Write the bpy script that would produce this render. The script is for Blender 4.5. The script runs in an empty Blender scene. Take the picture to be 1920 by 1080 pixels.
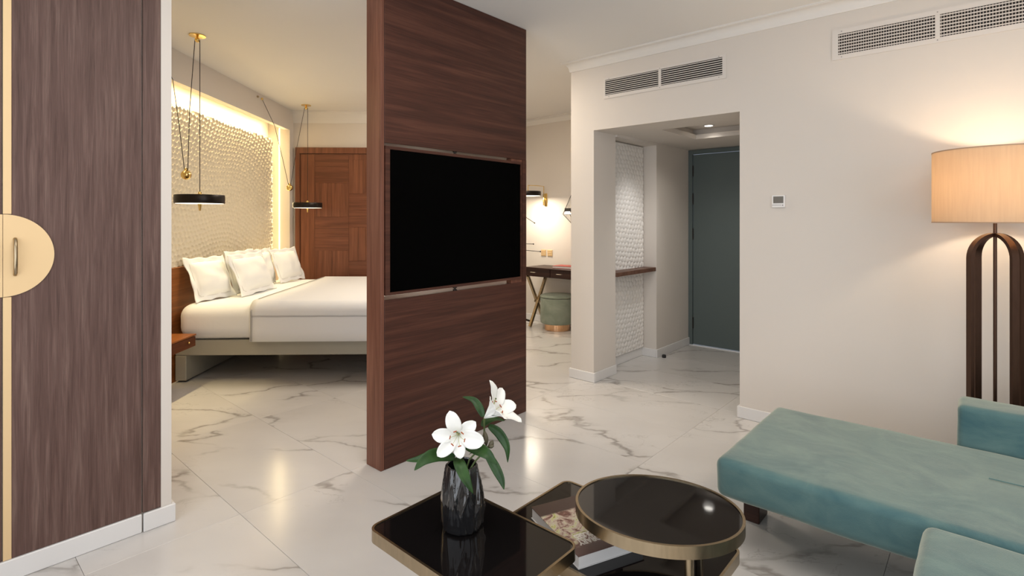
import bpy, bmesh, math, random
import numpy as np
from mathutils import Vector, Matrix, noise
random.seed(7)
sc = bpy.context.scene
COL = sc.collection
PI = math.pi

# ------------------------------------------------------------------ camera
F, CX, HY, H = 1005.0, 960.0, 411.0, 1.36          # focal length in px, principal column, horizon row, eye height
cam = bpy.data.cameras.new('camera')
cam.sensor_width = 36; cam.lens = 36 * F / 1920
cam.shift_y = (HY - 540) / 1920
cam.clip_start = .05
co = bpy.data.objects.new('camera', cam); COL.objects.link(co)
co.location = (0, 0, H); co.rotation_euler = (PI / 2, 0, 0)
sc.camera = co

# two building grids: living room (A) and bedroom (B)
TA = math.radians(41.65)
RA = -TA
TB = math.radians(1.5)
def A(a, b, z=0.0):
    return Vector((math.sin(TA) * a - math.cos(TA) * b, math.cos(TA) * a + math.sin(TA) * b, z))
def B(r, e, z=0.0):
    return Vector((math.cos(TB) * r - math.sin(TB) * e, math.sin(TB) * r + math.cos(TB) * e, z))
def P(px, py, D):
    return Vector(((px - CX) / F * D, D, H + (HY - py) / F * D))

# ------------------------------------------------------------------ world, lights, exposure
w = bpy.data.worlds.new('world'); sc.world = w; w.use_nodes = True
w.node_tree.nodes['Background'].inputs[0].default_value = (.62, .72, .9, 1)
w.node_tree.nodes['Background'].inputs[1].default_value = .6
sc.view_settings.view_transform = 'Standard'
sc.view_settings.look = 'None'
sc.view_settings.gamma = 1
sc.view_settings.exposure = -0.05
sc.view_settings.use_curve_mapping = False

def area(name, loc, direction, sx, sy, watts, color, spread=PI):
    l = bpy.data.lights.new(name, 'AREA'); l.shape = 'RECTANGLE'; l.size = sx; l.size_y = sy
    l.energy = watts; l.color = color; l.spread = spread
    o = bpy.data.objects.new(name, l); COL.objects.link(o); o.location = loc
    o.rotation_euler = Vector(direction).to_track_quat('-Z', 'Y').to_euler()
    return o
def point(name, loc, watts, color, r=.03):
    l = bpy.data.lights.new(name, 'POINT'); l.energy = watts; l.color = color; l.shadow_soft_size = r
    o = bpy.data.objects.new(name, l); COL.objects.link(o); o.location = loc
    return o
def spot(name, loc, direction, watts, color, angle, blend=.6, r=.03):
    l = bpy.data.lights.new(name, 'SPOT'); l.energy = watts; l.color = color; l.shadow_soft_size = r
    l.spot_size = math.radians(angle); l.spot_blend = blend
    o = bpy.data.objects.new(name, l); COL.objects.link(o); o.location = loc
    o.rotation_euler = Vector(direction).to_track_quat('-Z', 'Y').to_euler()
    return o
UA = A(1, 0)                                    # deep-right direction of grid A
WHITE = (1, .93, .85); WARM = (1, .80, .55); LED = (1, .79, .42)
area('window_daylight', A(-1.15, .6, 1.40), UA + Vector((0, 0, .22)), 3.4, 2.1, 60, (.93, .96, 1.0))
area('window_daylight', A(1.2, -2.15, 1.40), A(0, 1, .22), 2.2, 2.1, 30, (.95, .97, 1.0))
area('added_ceiling_fill', (-.45, 4.75, 2.69), (0, 0, -1), .7, .7, 38, (1, .885, .75))  # added fills hidden behind the partition, brighten bedroom and desk alcove
area('added_ceiling_fill', (-.9, 6.1, 2.69), (-.3, 0, -1), .7, .5, 14, (1, .90, .78))
area('added_ceiling_fill', A(1.1, 1.2, 2.68), (0, 0, -1), 1.2, 1.2, 20, WHITE)  # added overhead fills out of view, brighten the living area
area('added_ceiling_fill', A(1.9, -.9, 2.68), (0, 0, -1), 1.2, .8, 14, WHITE)
# cove strips behind the bulkhead lip and the side return of the headboard niche
area('cove_strip_light', B(-2.660, 4.8, 2.60), (-.10, 0, -1), 3.3, .03, 29, LED, 1.75).rotation_euler = (math.radians(10), 0, TB + PI / 2)
area('cove_strip_light', B(-2.668, 6.612, 1.50), B(-.12, -1), .03, 1.9, 6.5, LED)
# entry
spot('entry_spot', A(4.785, 1.885, 2.19), (0, 0, -1), 13, (1, .95, .88), 130, .8, .05)
spot('entry_spot', A(4.68, 1.42, 2.19), (0, 0, -1), 11, (1, .95, .88), 130, .8)  # unseen spot added beside the real recessed downlight to brighten the entry
spot('niche_washer', A(4.55, 1.98, 2.08), A(4.55, 2.59, 1.12) - A(4.55, 1.98, 2.08), 19, (1, .98, .96), 62, 1.0, .10)
# wall lamp over the desk
area('wall_lamp_light', (.204, 6.83, 1.645), (.0, .0, -1), .28, .28, 11, (1, .88, .70))

# ------------------------------------------------------------------ materials
MATS = {}
def mat(name, color=(.8, .8, .8), rough=.5, metal=0.0, **kw):
    m = bpy.data.materials.new(name); m.use_nodes = True
    b = m.node_tree.nodes['Principled BSDF']
    b.inputs['Base Color'].default_value = (*color, 1)
    b.inputs['Roughness'].default_value = rough
    b.inputs['Metallic'].default_value = metal
    for k, v in kw.items():
        b.inputs[k.replace('_', ' ')].default_value = v
    MATS[name] = m
    return m
def nd(m, t, **kw):
    n = m.node_tree.nodes.new(t)
    for k, v in kw.items(): setattr(n, k, v)
    return n
def lk(m, a, b): m.node_tree.links.new(a, b)
def bsdf(m): return m.node_tree.nodes['Principled BSDF']
def coords(m, kind='Object', scale=(1, 1, 1), rot=(0, 0, 0)):
    tc = nd(m, 'ShaderNodeTexCoord'); mp = nd(m, 'ShaderNodeMapping')
    mp.inputs['Scale'].default_value = scale; mp.inputs['Rotation'].default_value = rot
    lk(m, tc.outputs[kind], mp.inputs[0])
    return mp.outputs[0]
def noise_tex(m, vec, scale, detail=4, rough=.55, dist=0):
    n = nd(m, 'ShaderNodeTexNoise'); lk(m, vec, n.inputs['Vector'])
    n.inputs['Scale'].default_value = scale; n.inputs['Detail'].default_value = detail
    n.inputs['Roughness'].default_value = rough; n.inputs['Distortion'].default_value = dist
    return n
def ramp(m, fac, stops, interp='LINEAR'):
    r = nd(m, 'ShaderNodeValToRGB'); r.color_ramp.interpolation = interp
    while len(r.color_ramp.elements) < len(stops): r.color_ramp.elements.new(.5)
    for e, (p, c) in zip(r.color_ramp.elements, stops):
        e.position = p; e.color = (*c, 1) if len(c) == 3 else c
    lk(m, fac, r.inputs[0]); return r.outputs[0]
def bump(m, h, strength=.2, dist=.01):
    b = nd(m, 'ShaderNodeBump'); b.inputs['Strength'].default_value = strength; b.inputs['Distance'].default_value = dist
    lk(m, h, b.inputs['Height']); lk(m, b.outputs[0], bsdf(m).inputs['Normal'])
def mixc(m, fac, c1, c2, blend='MIX'):
    x = nd(m, 'ShaderNodeMix', data_type='RGBA', blend_type=blend)
    for s, v in ((0, fac), (6, c1), (7, c2)):
        if hasattr(v, 'is_linked') or hasattr(v, 'links'): lk(m, v, x.inputs[s])
        elif isinstance(v, (int, float)): x.inputs[s].default_value = v
        else: x.inputs[s].default_value = (*v, 1)
    return x.outputs[2]
def rgb(r, g, b):                                # sRGB 0-255 -> linear
    f = lambda c: ((c / 255 + .055) / 1.055) ** 2.4 if c > 10 else c / 255 / 12.92
    return (f(r), f(g), f(b))

def plaster(name, c):
    m = mat(name, c, .75)
    v = coords(m)
    n = noise_tex(m, v, 60, 3)
    bump(m, n.outputs[0], .04, .002)
    n2 = noise_tex(m, v, .8, 2)
    lk(m, mixc(m, n2.outputs[0], tuple(x * .97 for x in c), tuple(min(1, x * 1.03) for x in c)), bsdf(m).inputs['Base Color'])
    return m
PAINT = plaster('wall_paint', (.69, .635, .575))
CEIL = plaster('ceiling_paint', (.80, .78, .75))
TRIM = mat('trim_paint', (.76, .73, .69), .45)
RELIEF = mat('relief_plaster', (.79, .70, .53), .55)
RELIEFW = mat('relief_plaster_white', (.80, .77, .73), .5)
GRILLE = mat('grille_white', (.70, .65, .60), .5)
DARKVOID = mat('duct_dark', (.018, .014, .012), .9)

def wood(name, dark, mid, light, axis, rough=.42, scale=1.0, contrast=(.32, .5, .7)):
    m = mat(name, mid, rough)
    s = [14 * scale] * 3; s[axis] = .55 * scale
    v = coords(m, 'Object', tuple(s))
    n = noise_tex(m, v, 1.6, 7, .62, .6)
    s2 = [80 * scale] * 3; s2[axis] = 1.6 * scale
    v2 = coords(m, 'Object', tuple(s2))
    n2 = noise_tex(m, v2, 2.0, 4, .6)
    col = ramp(m, n.outputs[0], [(contrast[0], dark), (contrast[1], mid), (contrast[2], light)])
    fine = ramp(m, n2.outputs[0], [(.3, (.62, .62, .62)), (.62, (1.05, 1.05, 1.05))])
    c = mixc(m, .8, col, fine, 'MULTIPLY')
    oi = nd(m, 'ShaderNodeObjectInfo')
    lk(m, c, bsdf(m).inputs['Base Color'])
    bsdf(m).inputs['Specular IOR Level'].default_value = .3
    bump(m, n2.outputs[0], .08, .002)
    return m
# axis = grain direction in object space
WOOD_PANEL = wood('walnut_horizontal', rgb(62, 36, 28), rgb(77, 45, 35), rgb(96, 60, 47), 1, .4)
WOOD_STILE = wood('walnut_vertical', rgb(98, 60, 46), rgb(118, 76, 60), rgb(136, 92, 74), 2, .4)
WOOD_WARD = wood('wardrobe_ash_veneer', rgb(82, 60, 53), rgb(100, 76, 69), rgb(122, 99, 90), 2, .5, 2.3, (.3, .5, .74))
WOOD_DOORV = wood('door_veneer_vertical', rgb(108, 66, 46), rgb(126, 79, 56), rgb(142, 92, 66), 2, .4)
WOOD_DOORH = wood('door_veneer_horizontal', rgb(102, 62, 43), rgb(118, 73, 52), rgb(134, 86, 62), 0, .4)
WOOD_HEAD = wood('headboard_veneer', rgb(120, 68, 30), rgb(142, 84, 40), rgb(160, 98, 50), 1, .38)
WOOD_SHELF = wood('shelf_walnut', rgb(84, 58, 48), rgb(104, 74, 60), rgb(122, 90, 74), 0, .45)
WOOD_DESK = wood('espresso_wood', rgb(40, 22, 18), rgb(54, 32, 26), rgb(66, 42, 34), 0, .35)

def brass(name, c, rough):
    m = mat(name, c, rough, 1.0)
    n = noise_tex(m, coords(m, 'Object', (30, 30, 4)), 3, 3)
    lk(m, ramp(m, n.outputs[0], [(.3, tuple(x * .85 for x in c)), (.7, c)]), bsdf(m).inputs['Base Color'])
    return m
BRASS = brass('brushed_brass', (.44, .35, .23), .27)
GOLD = brass('polished_gold', (.95, .68, .25), .15)
SATIN = mat('satin_gold_sheet', (.80, .58, .32), .5, .35)
COPPER = brass('rose_gold', (.85, .52, .30), .22)
BRONZE = brass('dark_bronze', (.105, .06, .042), .36)
CHROME = mat('chrome', (.8, .8, .8), .15, 1.0)
BLACKMETAL = mat('black_metal', (.022, .016, .013), .35, .6)
BLACKGLASS = mat('black_glass', (.006, .005, .005), .04, 0, Coat_Weight=.0)
SCREEN = mat('television_screen', (.001, .001, .001), .25, 0, Specular_IOR_Level=.015)
RUBBER = mat('black_rubber', (.015, .013, .012), .6)

# marble
MARBLE = mat('marble', (.7, .68, .65), .19)
def build_marble(m):
    geo = nd(m, 'ShaderNodeNewGeometry')
    mp = nd(m, 'ShaderNodeMapping'); mp.inputs['Rotation'].default_value = (0, 0, .12); mp.inputs['Scale'].default_value = (.62, 1.25, 1)
    oi = nd(m, 'ShaderNodeObjectInfo')
    mul = nd(m, 'ShaderNodeMath', operation='MULTIPLY'); lk(m, oi.outputs['Random'], mul.inputs[0]); mul.inputs[1].default_value = 40
    add = nd(m, 'ShaderNodeVectorMath', operation='ADD'); lk(m, geo.outputs['Position'], add.inputs[0])
    cmb = nd(m, 'ShaderNodeCombineXYZ'); lk(m, mul.outputs[0], cmb.inputs[0]); lk(m, mul.outputs[0], cmb.inputs[2])
    lk(m, cmb.outputs[0], add.inputs[1]); lk(m, add.outputs[0], mp.inputs[0])
    v = mp.outputs[0]
    # warp
    wn = noise_tex(m, v, 2.2, 5, .55)
    sub = nd(m, 'ShaderNodeVectorMath', operation='MULTIPLY_ADD'); lk(m, wn.outputs['Color'], sub.inputs[0])
    sub.inputs[1].default_value = (.55, .55, .55); lk(m, v, sub.inputs[2])
    vo = nd(m, 'ShaderNodeTexVoronoi', feature='DISTANCE_TO_EDGE'); vo.inputs['Scale'].default_value = 1.25
    lk(m, sub.outputs[0], vo.inputs['Vector'])
    vein = ramp(m, vo.outputs['Distance'], [(0, (1, 1, 1)), (.008, (.75, .75, .75)), (.022, (.12, .12, .12)), (.07, (0, 0, 0))])
    mask = ramp(m, noise_tex(m, v, 1.7, 3).outputs[0], [(.43, (0, 0, 0)), (.56, (1, 1, 1))])
    vm = nd(m, 'ShaderNodeMath', operation='MULTIPLY'); lk(m, vein, vm.inputs[0]); lk(m, mask, vm.inputs[1])
    n3 = noise_tex(m, sub.outputs[0], 3.1, 6, .6)
    ab = nd(m, 'ShaderNodeMath', operation='SUBTRACT'); lk(m, n3.outputs[0], ab.inputs[0]); ab.inputs[1].default_value = .5
    ab2 = nd(m, 'ShaderNodeMath', operation='ABSOLUTE'); lk(m, ab.outputs[0], ab2.inputs[0])
    thin = ramp(m, ab2.outputs[0], [(0, (.55, .55, .55)), (.006, (.0, .0, .0))])
    mask2 = ramp(m, noise_tex(m, v, 1.1, 2).outputs[0], [(.5, (0, 0, 0)), (.62, (1, 1, 1))])
    tm = nd(m, 'ShaderNodeMath', operation='MULTIPLY'); lk(m, thin, tm.inputs[0]); lk(m, mask2, tm.inputs[1])
    mx = nd(m, 'ShaderNodeMath', operation='MAXIMUM'); lk(m, vm.outputs[0], mx.inputs[0]); lk(m, tm.outputs[0], mx.inputs[1])
    k = nd(m, 'ShaderNodeMath', operation='MULTIPLY'); lk(m, mx.outputs[0], k.inputs[0]); k.inputs[1].default_value = .70
    cloud = ramp(m, noise_tex(m, v, 1.3, 4).outputs[0], [(.3, (.585, .56, .535)), (.7, (.66, .64, .615))])
    lk(m, mixc(m, k.outputs[0], cloud, (.20, .175, .15)), bsdf(m).inputs['Base Color'])
build_marble(MARBLE)
SKIRT = mat('skirting_stone', (.74, .725, .71), .3)
GROUT = mat('grout', (.50, .47, .44), .8)

# textiles
def velvet(name, c1, c2, sheen, tint):
    m = mat(name, c1, .8, 0, Sheen_Weight=sheen, Sheen_Roughness=.45)
    bsdf(m).inputs['Sheen Tint'].default_value = (*tint, 1)
    v = coords(m, 'Object', (1.2, 1.6, 1.8))
    n = noise_tex(m, v, 2.6, 5, .6, 1.6)
    lk(m, ramp(m, n.outputs[0], [(.32, c1), (.66, c2)]), bsdf(m).inputs['Base Color'])
    n2 = noise_tex(m, v, 220, 2)
    n3 = noise_tex(m, coords(m, 'Object', (1.2, 1.8, 2)), 3, 3, .5, 1.0)
    mm = nd(m, 'ShaderNodeMath', operation='MULTIPLY_ADD'); lk(m, n3.outputs[0], mm.inputs[0]); mm.inputs[1].default_value = 3; lk(m, n2.outputs[0], mm.inputs[2])
    bump(m, mm.outputs[0], .25, .004)
    return m
VELVET = velvet('teal_velvet', (.034, .105, .122), (.095, .180, .175), .85, (.80, .77, .63))
SAGE = velvet('sage_velvet', (.17, .20, .15), (.25, .28, .22), .35, (.8, .8, .7))
BEDFAB = mat('bed_upholstery', rgb(166, 162, 148), .6)
def linen(name, c):
    m = mat(name, c, .85, 0, Sheen_Weight=.1)
    v = coords(m)
    n = noise_tex(m, v, 5, 4, .5, .8)
    bump(m, n.outputs[0], .25, .012)
    return m
LINEN = linen('white_linen', (.85, .86, .87))
THREADL = mat('pale_thread', (.62, .61, .60), .8)
THREAD = mat('grey_thread', (.35, .34, .33), .8)

def shade_mat():
    m = bpy.data.materials.new('shade_fabric'); m.use_nodes = True
    nt = m.node_tree; nt.nodes.clear()
    out = nd(m, 'ShaderNodeOutputMaterial'); d = nd(m, 'ShaderNodeBsdfDiffuse'); t = nd(m, 'ShaderNodeBsdfTranslucent'); x = nd(m, 'ShaderNodeMixShader')
    v = coords(m, 'Object', (1, 1, .06)); n = noise_tex(m, v, 90, 3)
    c = ramp(m, n.outputs[0], [(.3, (.67, .53, .38)), (.7, (.72, .58, .42))])
    lk(m, c, d.inputs[0]); lk(m, c, t.inputs[0]); x.inputs[0].default_value = .42
    lk(m, d.outputs[0], x.inputs[1]); lk(m, t.outputs[0], x.inputs[2]); lk(m, x.outputs[0], out.inputs[0])
    return m
SHADE = shade_mat()
def emis(name, c, s):
    m = bpy.data.materials.new(name); m.use_nodes = True
    b = bsdf(m); b.inputs['Base Color'].default_value = (*c, 1)
    b.inputs['Emission Color'].default_value = (*c, 1); b.inputs['Emission Strength'].default_value = s
    return m
LEDMAT = emis('led_strip_glow', (1, .84, .52), 2.6)
BULB = emis('lamp_bulb_glow', (1, .80, .52), 9)
SPOTGLOW = emis('downlight_glow', (1, .95, .86), 8)
DIFFUSER = emis('lamp_diffuser_glow', (1, .88, .72), 2.2)
DOORTEAL = mat('dark_teal_paint', rgb(88, 99, 97), .45)
LCD = mat('lcd_glass', rgb(104, 98, 88), .25)
PLASTIC = mat('white_plastic', (.80, .78, .76), .35)

# petals, leaves, vase, book
PETAL = mat('lily_petal', (.86, .86, .82), .5, 0, Subsurface_Weight=.15)
bsdf(PETAL).inputs['Subsurface Radius'].default_value = (.01, .01, .008)
def leafm():
    m = mat('lily_leaf', (.03, .10, .02), .42, 0, Specular_IOR_Level=.3)
    n = noise_tex(m, coords(m, 'Object', (1, 1, 1)), 25, 3)
    lk(m, ramp(m, n.outputs[0], [(.3, (.010, .036, .008)), (.7, (.028, .075, .016))]), bsdf(m).inputs['Base Color'])
    return m
LEAF = leafm()
STEM = mat('lily_stem', (.09, .13, .04), .5)
BUD = mat('lily_bud', (.10, .085, .05), .6)
ANTHER = mat('lily_anther', (.35, .07, .015), .7)
FILAMENT = mat('lily_filament', (.45, .45, .18), .5)
VASE = mat('black_ceramic', (.008, .008, .009), .13, 0, Coat_Weight=.6, Coat_Roughness=.06)
def cover_mat():
    m = mat('book_cover_print', (.2, .12, .09), .28)
    tc = nd(m, 'ShaderNodeTexCoord'); sx = nd(m, 'ShaderNodeSeparateXYZ'); lk(m, tc.outputs['Object'], sx.inputs[0])
    # dark brown near the title, photographic blotches above
    v = coords(m, 'Object', (15, 12, 1)); n = noise_tex(m, v, 1.1, 5, .65, 2.6)
    photo = ramp(m, n.outputs[0], [(.28, (.03, .018, .014)), (.40, (.16, .06, .045)), (.47, (.45, .33, .27)), (.55, (.55, .52, .40)), (.61, (.50, .50, .16)), (.66, (.06, .03, .02)), (.74, (.55, .08, .04))])
    mr = nd(m, 'ShaderNodeMapRange'); lk(m, sx.outputs[1], mr.inputs[0])
    mr.inputs[1].default_value = .078; mr.inputs[2].default_value = .088
    c = mixc(m, mr.outputs[0], photo, (.045, .022, .018))
    mr2 = nd(m, 'ShaderNodeMapRange'); lk(m, sx.outputs[1], mr2.inputs[0])
    mr2.inputs[1].default_value = -.09; mr2.inputs[2].default_value = -.12
    c = mixc(m, mr2.outputs[0], c, (.11, .055, .05))
    lk(m, c, bsdf(m).inputs['Base Color'])
    return m
COVER = cover_mat()
PAGES = mat('book_pages', (.70, .69, .68), .8)
INK = mat('title_ink', (.78, .74, .68), .5)
REDCOVER = mat('red_cover', rgb(170, 60, 50), .4)
SHADOWGAP = mat('dark_gap', (.02, .015, .012), .9)
SCREWM = mat('screw_grey', (.3, .28, .26), .4)
GLASSM = mat('clear_glass', (1, 1, 1), .02, 0, Transmission_Weight=1.0, IOR=1.45)
LIGHTGAP = mat('door_light_gap', (.85, .86, .88), .3)  # near-white colour for the light showing under the entry door
CORD = mat('black_cord', (.018, .013, .010), .7)

# ------------------------------------------------------------------ mesh helpers
def NB(): return bmesh.new()
def box(bm, x0, x1, y0, y1, z0, z1, bev=0, seg=1):
    r = bmesh.ops.create_cube(bm, size=1)
    vs = r['verts']
    for v in vs:
        v.co = Vector(((x0 + x1) / 2 + v.co.x * (x1 - x0), (y0 + y1) / 2 + v.co.y * (y1 - y0), (z0 + z1) / 2 + v.co.z * (z1 - z0)))
    if bev:
        es = set()
        for v in vs: es.update(v.link_edges)
        bmesh.ops.bevel(bm, geom=list(es), offset=bev, segments=seg, affect='EDGES', profile=.5)
def prism(bm, pts, z0, z1):
    n = len(pts)
    ar = sum(pts[i][0] * pts[(i + 1) % n][1] - pts[(i + 1) % n][0] * pts[i][1] for i in range(n))
    if ar < 0: pts = list(reversed(pts))
    lo = [bm.verts.new((x, y, z0)) for x, y in pts]; hi = [bm.verts.new((x, y, z1)) for x, y in pts]
    bm.faces.new(list(reversed(lo))); bm.faces.new(hi)
    for i in range(n):
        j = (i + 1) % n; bm.faces.new((lo[i], lo[j], hi[j], hi[i]))
def ring(bm, outer, inner, z0, z1):
    n = len(outer)
    L = [[bm.verts.new((x, y, z)) for x, y in pts] for pts, z in ((outer, z0), (outer, z1), (inner, z1), (inner, z0))]
    for k in range(4):
        a, b = L[k], L[(k + 1) % 4]
        for i in range(n):
            j = (i + 1) % n; bm.faces.new((a[i], a[j], b[j], b[i]))
def rrect(x0, x1, y0, y1, r, n=6):
    pts = []
    for cx, cy, s in ((x1 - r, y1 - r, 0), (x0 + r, y1 - r, 1), (x0 + r, y0 + r, 2), (x1 - r, y0 + r, 3)):
        for k in range(n + 1):
            t = PI / 2 * (s + k / n); pts.append((cx + r * math.cos(t), cy + r * math.sin(t)))
    return pts
def ell(cx, cy, p, q, n=72, rot=0):
    return [(cx + p * math.cos(t) * math.cos(rot) - q * math.sin(t) * math.sin(rot), cy + p * math.cos(t) * math.sin(rot) + q * math.sin(t) * math.cos(rot)) for t in (2 * PI * k / n for k in range(n))]
def lathe(bm, prof, n=32, cx=0, cy=0, cz=0, fn=None):
    rows = []
    for r, z in prof:
        if r < 1e-6: rows.append([bm.verts.new((cx, cy, cz + z))])
        else: rows.append([bm.verts.new((cx + r * (fn(2 * PI * k / n, z) if fn else 1) * math.cos(2 * PI * k / n), cy + r * (fn(2 * PI * k / n, z) if fn else 1) * math.sin(2 * PI * k / n), cz + z)) for k in range(n)])
    for a, b in zip(rows, rows[1:]):
        for k in range(n):
            j = (k + 1) % n
            if len(a) == 1 and len(b) == 1: continue
            if len(a) == 1: bm.faces.new((a[0], b[j], b[k]))
            elif len(b) == 1: bm.faces.new((a[k], a[j], b[0]))
            else: bm.faces.new((a[k], a[j], b[j], b[k]))
def tube(bm, pts, r, n=8, r2=None):
    pts = [Vector(p) for p in pts]; m = len(pts); rows = []
    up = Vector((0, 0, 1))
    prev = None
    for i, p in enumerate(pts):
        d = (pts[min(i + 1, m - 1)] - pts[max(i - 1, 0)]).normalized()
        if prev is None:
            s = d.cross(up if abs(d.z) < .95 else Vector((1, 0, 0))).normalized()
        else: s = (prev - d * prev.dot(d)).normalized()
        prev = s; t = d.cross(s)
        rr = r if r2 is None else r + (r2 - r) * i / (m - 1)
        rows.append([bm.verts.new(p + (s * math.cos(2 * PI * k / n) + t * math.sin(2 * PI * k / n)) * rr) for k in range(n)])
    for a, b in zip(rows, rows[1:]):
        for k in range(n): bm.faces.new((a[k], a[(k + 1) % n], b[(k + 1) % n], b[k]))
    bm.faces.new(list(reversed(rows[0]))); bm.faces.new(rows[-1])
def sphere(bm, c, r, seg=20, rings=12, sz=1):
    lathe(bm, [(r * math.sin(PI * k / rings) if 0 < k < rings else 0, -r * sz * math.cos(PI * k / rings)) for k in range(rings + 1)], seg, c[0], c[1], c[2])
def bar(bm, p0, p1, w, h, up=(0, 0, 1)):            # rectangular bar between two points
    p0, p1 = Vector(p0), Vector(p1); d = (p1 - p0).normalized(); up = Vector(up)
    s = d.cross(up).normalized() * w / 2; t = s.cross(d).normalized() * h / 2
    lo = [bm.verts.new(p0 + a * s + b * t) for a, b in ((-1, -1), (1, -1), (1, 1), (-1, 1))]
    hi = [bm.verts.new(p1 + a * s + b * t) for a, b in ((-1, -1), (1, -1), (1, 1), (-1, 1))]
    bm.faces.new(lo); bm.faces.new(list(reversed(hi)))
    for i in range(4): bm.faces.new((lo[i], hi[i], hi[(i + 1) % 4], lo[(i + 1) % 4]))
def obj(name, bm, m, parent=None, smooth=False, loc=None, rot=None):
    bmesh.ops.recalc_face_normals(bm, faces=bm.faces)
    me = bpy.data.meshes.new(name); bm.to_mesh(me); bm.free()
    if m: me.materials.append(m)
    if smooth:
        me.polygons.foreach_set('use_smooth', [True] * len(me.polygons))
        if smooth != 'full':
            try: me.set_sharp_from_angle(angle=math.radians(smooth if smooth is not True else 40))
            except Exception: pass
    o = bpy.data.objects.new(name, me); COL.objects.link(o)
    if parent: o.parent = parent
    if loc is not None: o.location = loc
    if rot is not None: o.rotation_euler = rot
    return o
def struct(name, bm, m, parent=None, rz=0, smooth=False):
    o = obj(name, bm, m, parent, smooth)
    if not parent:
        o['kind'] = 'structure'; o.rotation_euler = (0, 0, rz)
    return o
def tag(o, label, cat, group=None, kind=None):
    o['label'] = label; o['category'] = cat
    if group: o['group'] = group
    if kind: o['kind'] = kind
    return o
def thing(name, label, cat, loc, rz=0, group=None):
    o = bpy.data.objects.new(name, None); COL.objects.link(o)
    o.empty_display_size = .05; o.location = loc; o.rotation_euler = (0, 0, rz)
    return tag(o, label, cat, group)
def clone(o, parent=None, name=None):
    c = o.copy(); COL.objects.link(c)
    if parent: c.parent = parent
    return c
def clone_tree(root):
    kids = [x for x in bpy.data.objects if x.parent == root]
    c = root.copy(); COL.objects.link(c)
    for k in kids:
        g = [x for x in bpy.data.objects if x.parent == k]
        kc = clone(k, c)
        for q in g: clone(q, kc)
    return c
# grid A is used as local x = -b, y = a
def bA(bm, a0, a1, b0, b1, z0, z1, bev=0, seg=1): box(bm, -b1, -b0, a0, a1, z0, z1, bev, seg)
def pA(bm, pts, z0, z1): prism(bm, [(-b, a) for a, b in pts], z0, z1)

CH = 2.70            # ceiling height
WA, WB, PB = 3.79, 1.278, 2.459     # right wall plane, right jamb, left jamb
EB = 2.44

# ------------------------------------------------------------------ floor with tiles
bm = NB(); prism(bm, [(-6, -4), (8, -4), (8, 10), (-6, 10)], -.12, -.012)
floor = struct('floor', bm, GROUT)
TS, TL, G = .57, 1.14, .0006
bm = NB(); box(bm, -TL / 2 + G, TL / 2 - G, -TS / 2 + G, TS / 2 - G, -.012, 0, .0007)
tile0 = obj('tile', bm, MARBLE, floor)
first = True
for i in range(-5, 14):
    for j in range(-3, 8):
        a = .444 + TS * (i + .5); b = .30 + TL * (j + .5)
        c = A(a, b)
        # keep tiles of the rooms the camera can see into
        if c.y < -.6 or c.x < -3.6 or c.x > 4.2 or c.y > 8.8: continue
        if a > 6.2: continue
        if a > 3.9 and b < .7: continue
        if first: t = tile0; first = False
        else: t = tile0.copy(); COL.objects.link(t)
        t.location = (c.x, c.y, 0); t.rotation_euler = (0, 0, RA)

# ------------------------------------------------------------------ ceiling
bm = NB(); prism(bm, [(-6, -4), (8, -4), (8, 10), (-6, 10)], CH, CH + .1)
struct('ceiling', bm, CEIL)

# ------------------------------------------------------------------ walls, grid A
bm = NB(); bA(bm, WA, WA + .35, -2.4, WB, 0, CH); 
struct('wall_right', bm, PAINT, rz=RA)
bm = NB(); bA(bm, WA, WA + .347, WB, PB, 2.10, CH)
struct('wall_over_opening', bm, PAINT, rz=RA)
bm = NB(); pA(bm, [(WA, PB), (4.137, PB), (4.137, 2.60), (4.88, 2.60), (4.88, EB), (5.68, EB), (5.68, 2.69), (WA, 2.69)], 0, CH)
struct('wall_entry_left', bm, PAINT, rz=RA)
bm = NB(); bA(bm, 4.137, 5.9, 1.05, 1.2, 0, 2.6)
struct('wall_entry_right', bm, PAINT, rz=RA)
bm = NB(); bA(bm, 5.66, 5.8, 1.2, 2.44, 2.105, 2.5); bA(bm, 5.66, 5.8, 1.2, 1.42, 0, 2.105)
struct('wall_entry_far', bm, PAINT, rz=RA)
bm = NB(); bA(bm, 5.58, 5.72, 2.69, 7.6, 0, CH)
struct('wall_desk', bm, PAINT, rz=RA)
# window wall behind the camera, and the wall at the sofa end
bm = NB()
bA(bm, -1.45, -1.25, -2.4, 2.9, 0, .35); bA(bm, -1.45, -1.25, -2.4, 2.9, 2.52, CH)
bA(bm, -1.45, -1.25, -2.4, -1.15, .35, 2.52); bA(bm, -1.45, -1.25, 2.35, 2.9, .35, 2.52)
struct('wall_window_side', bm, PAINT, rz=RA)
bm = NB()
bA(bm, -1.45, 4.1, -2.4, -2.25, 0, .35); bA(bm, -1.45, 4.1, -2.4, -2.25, 2.52, CH)
bA(bm, -1.45, .05, -2.4, -2.25, .35, 2.52); bA(bm, 2.35, 4.1, -2.4, -2.25, .35, 2.52)
struct('wall_sofa_end', bm, PAINT, rz=RA)
# living-room wall that holds the wardrobe, end plastered
WF = 2.752
bm = NB(); pA(bm, [(-1.45, WF + .012), (.744, WF + .012), (.744, WF), (.785, WF), (.785, 3.35), (-1.45, 3.35)], 0, CH)
struct('wall_left', bm, PAINT, rz=RA)
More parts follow.
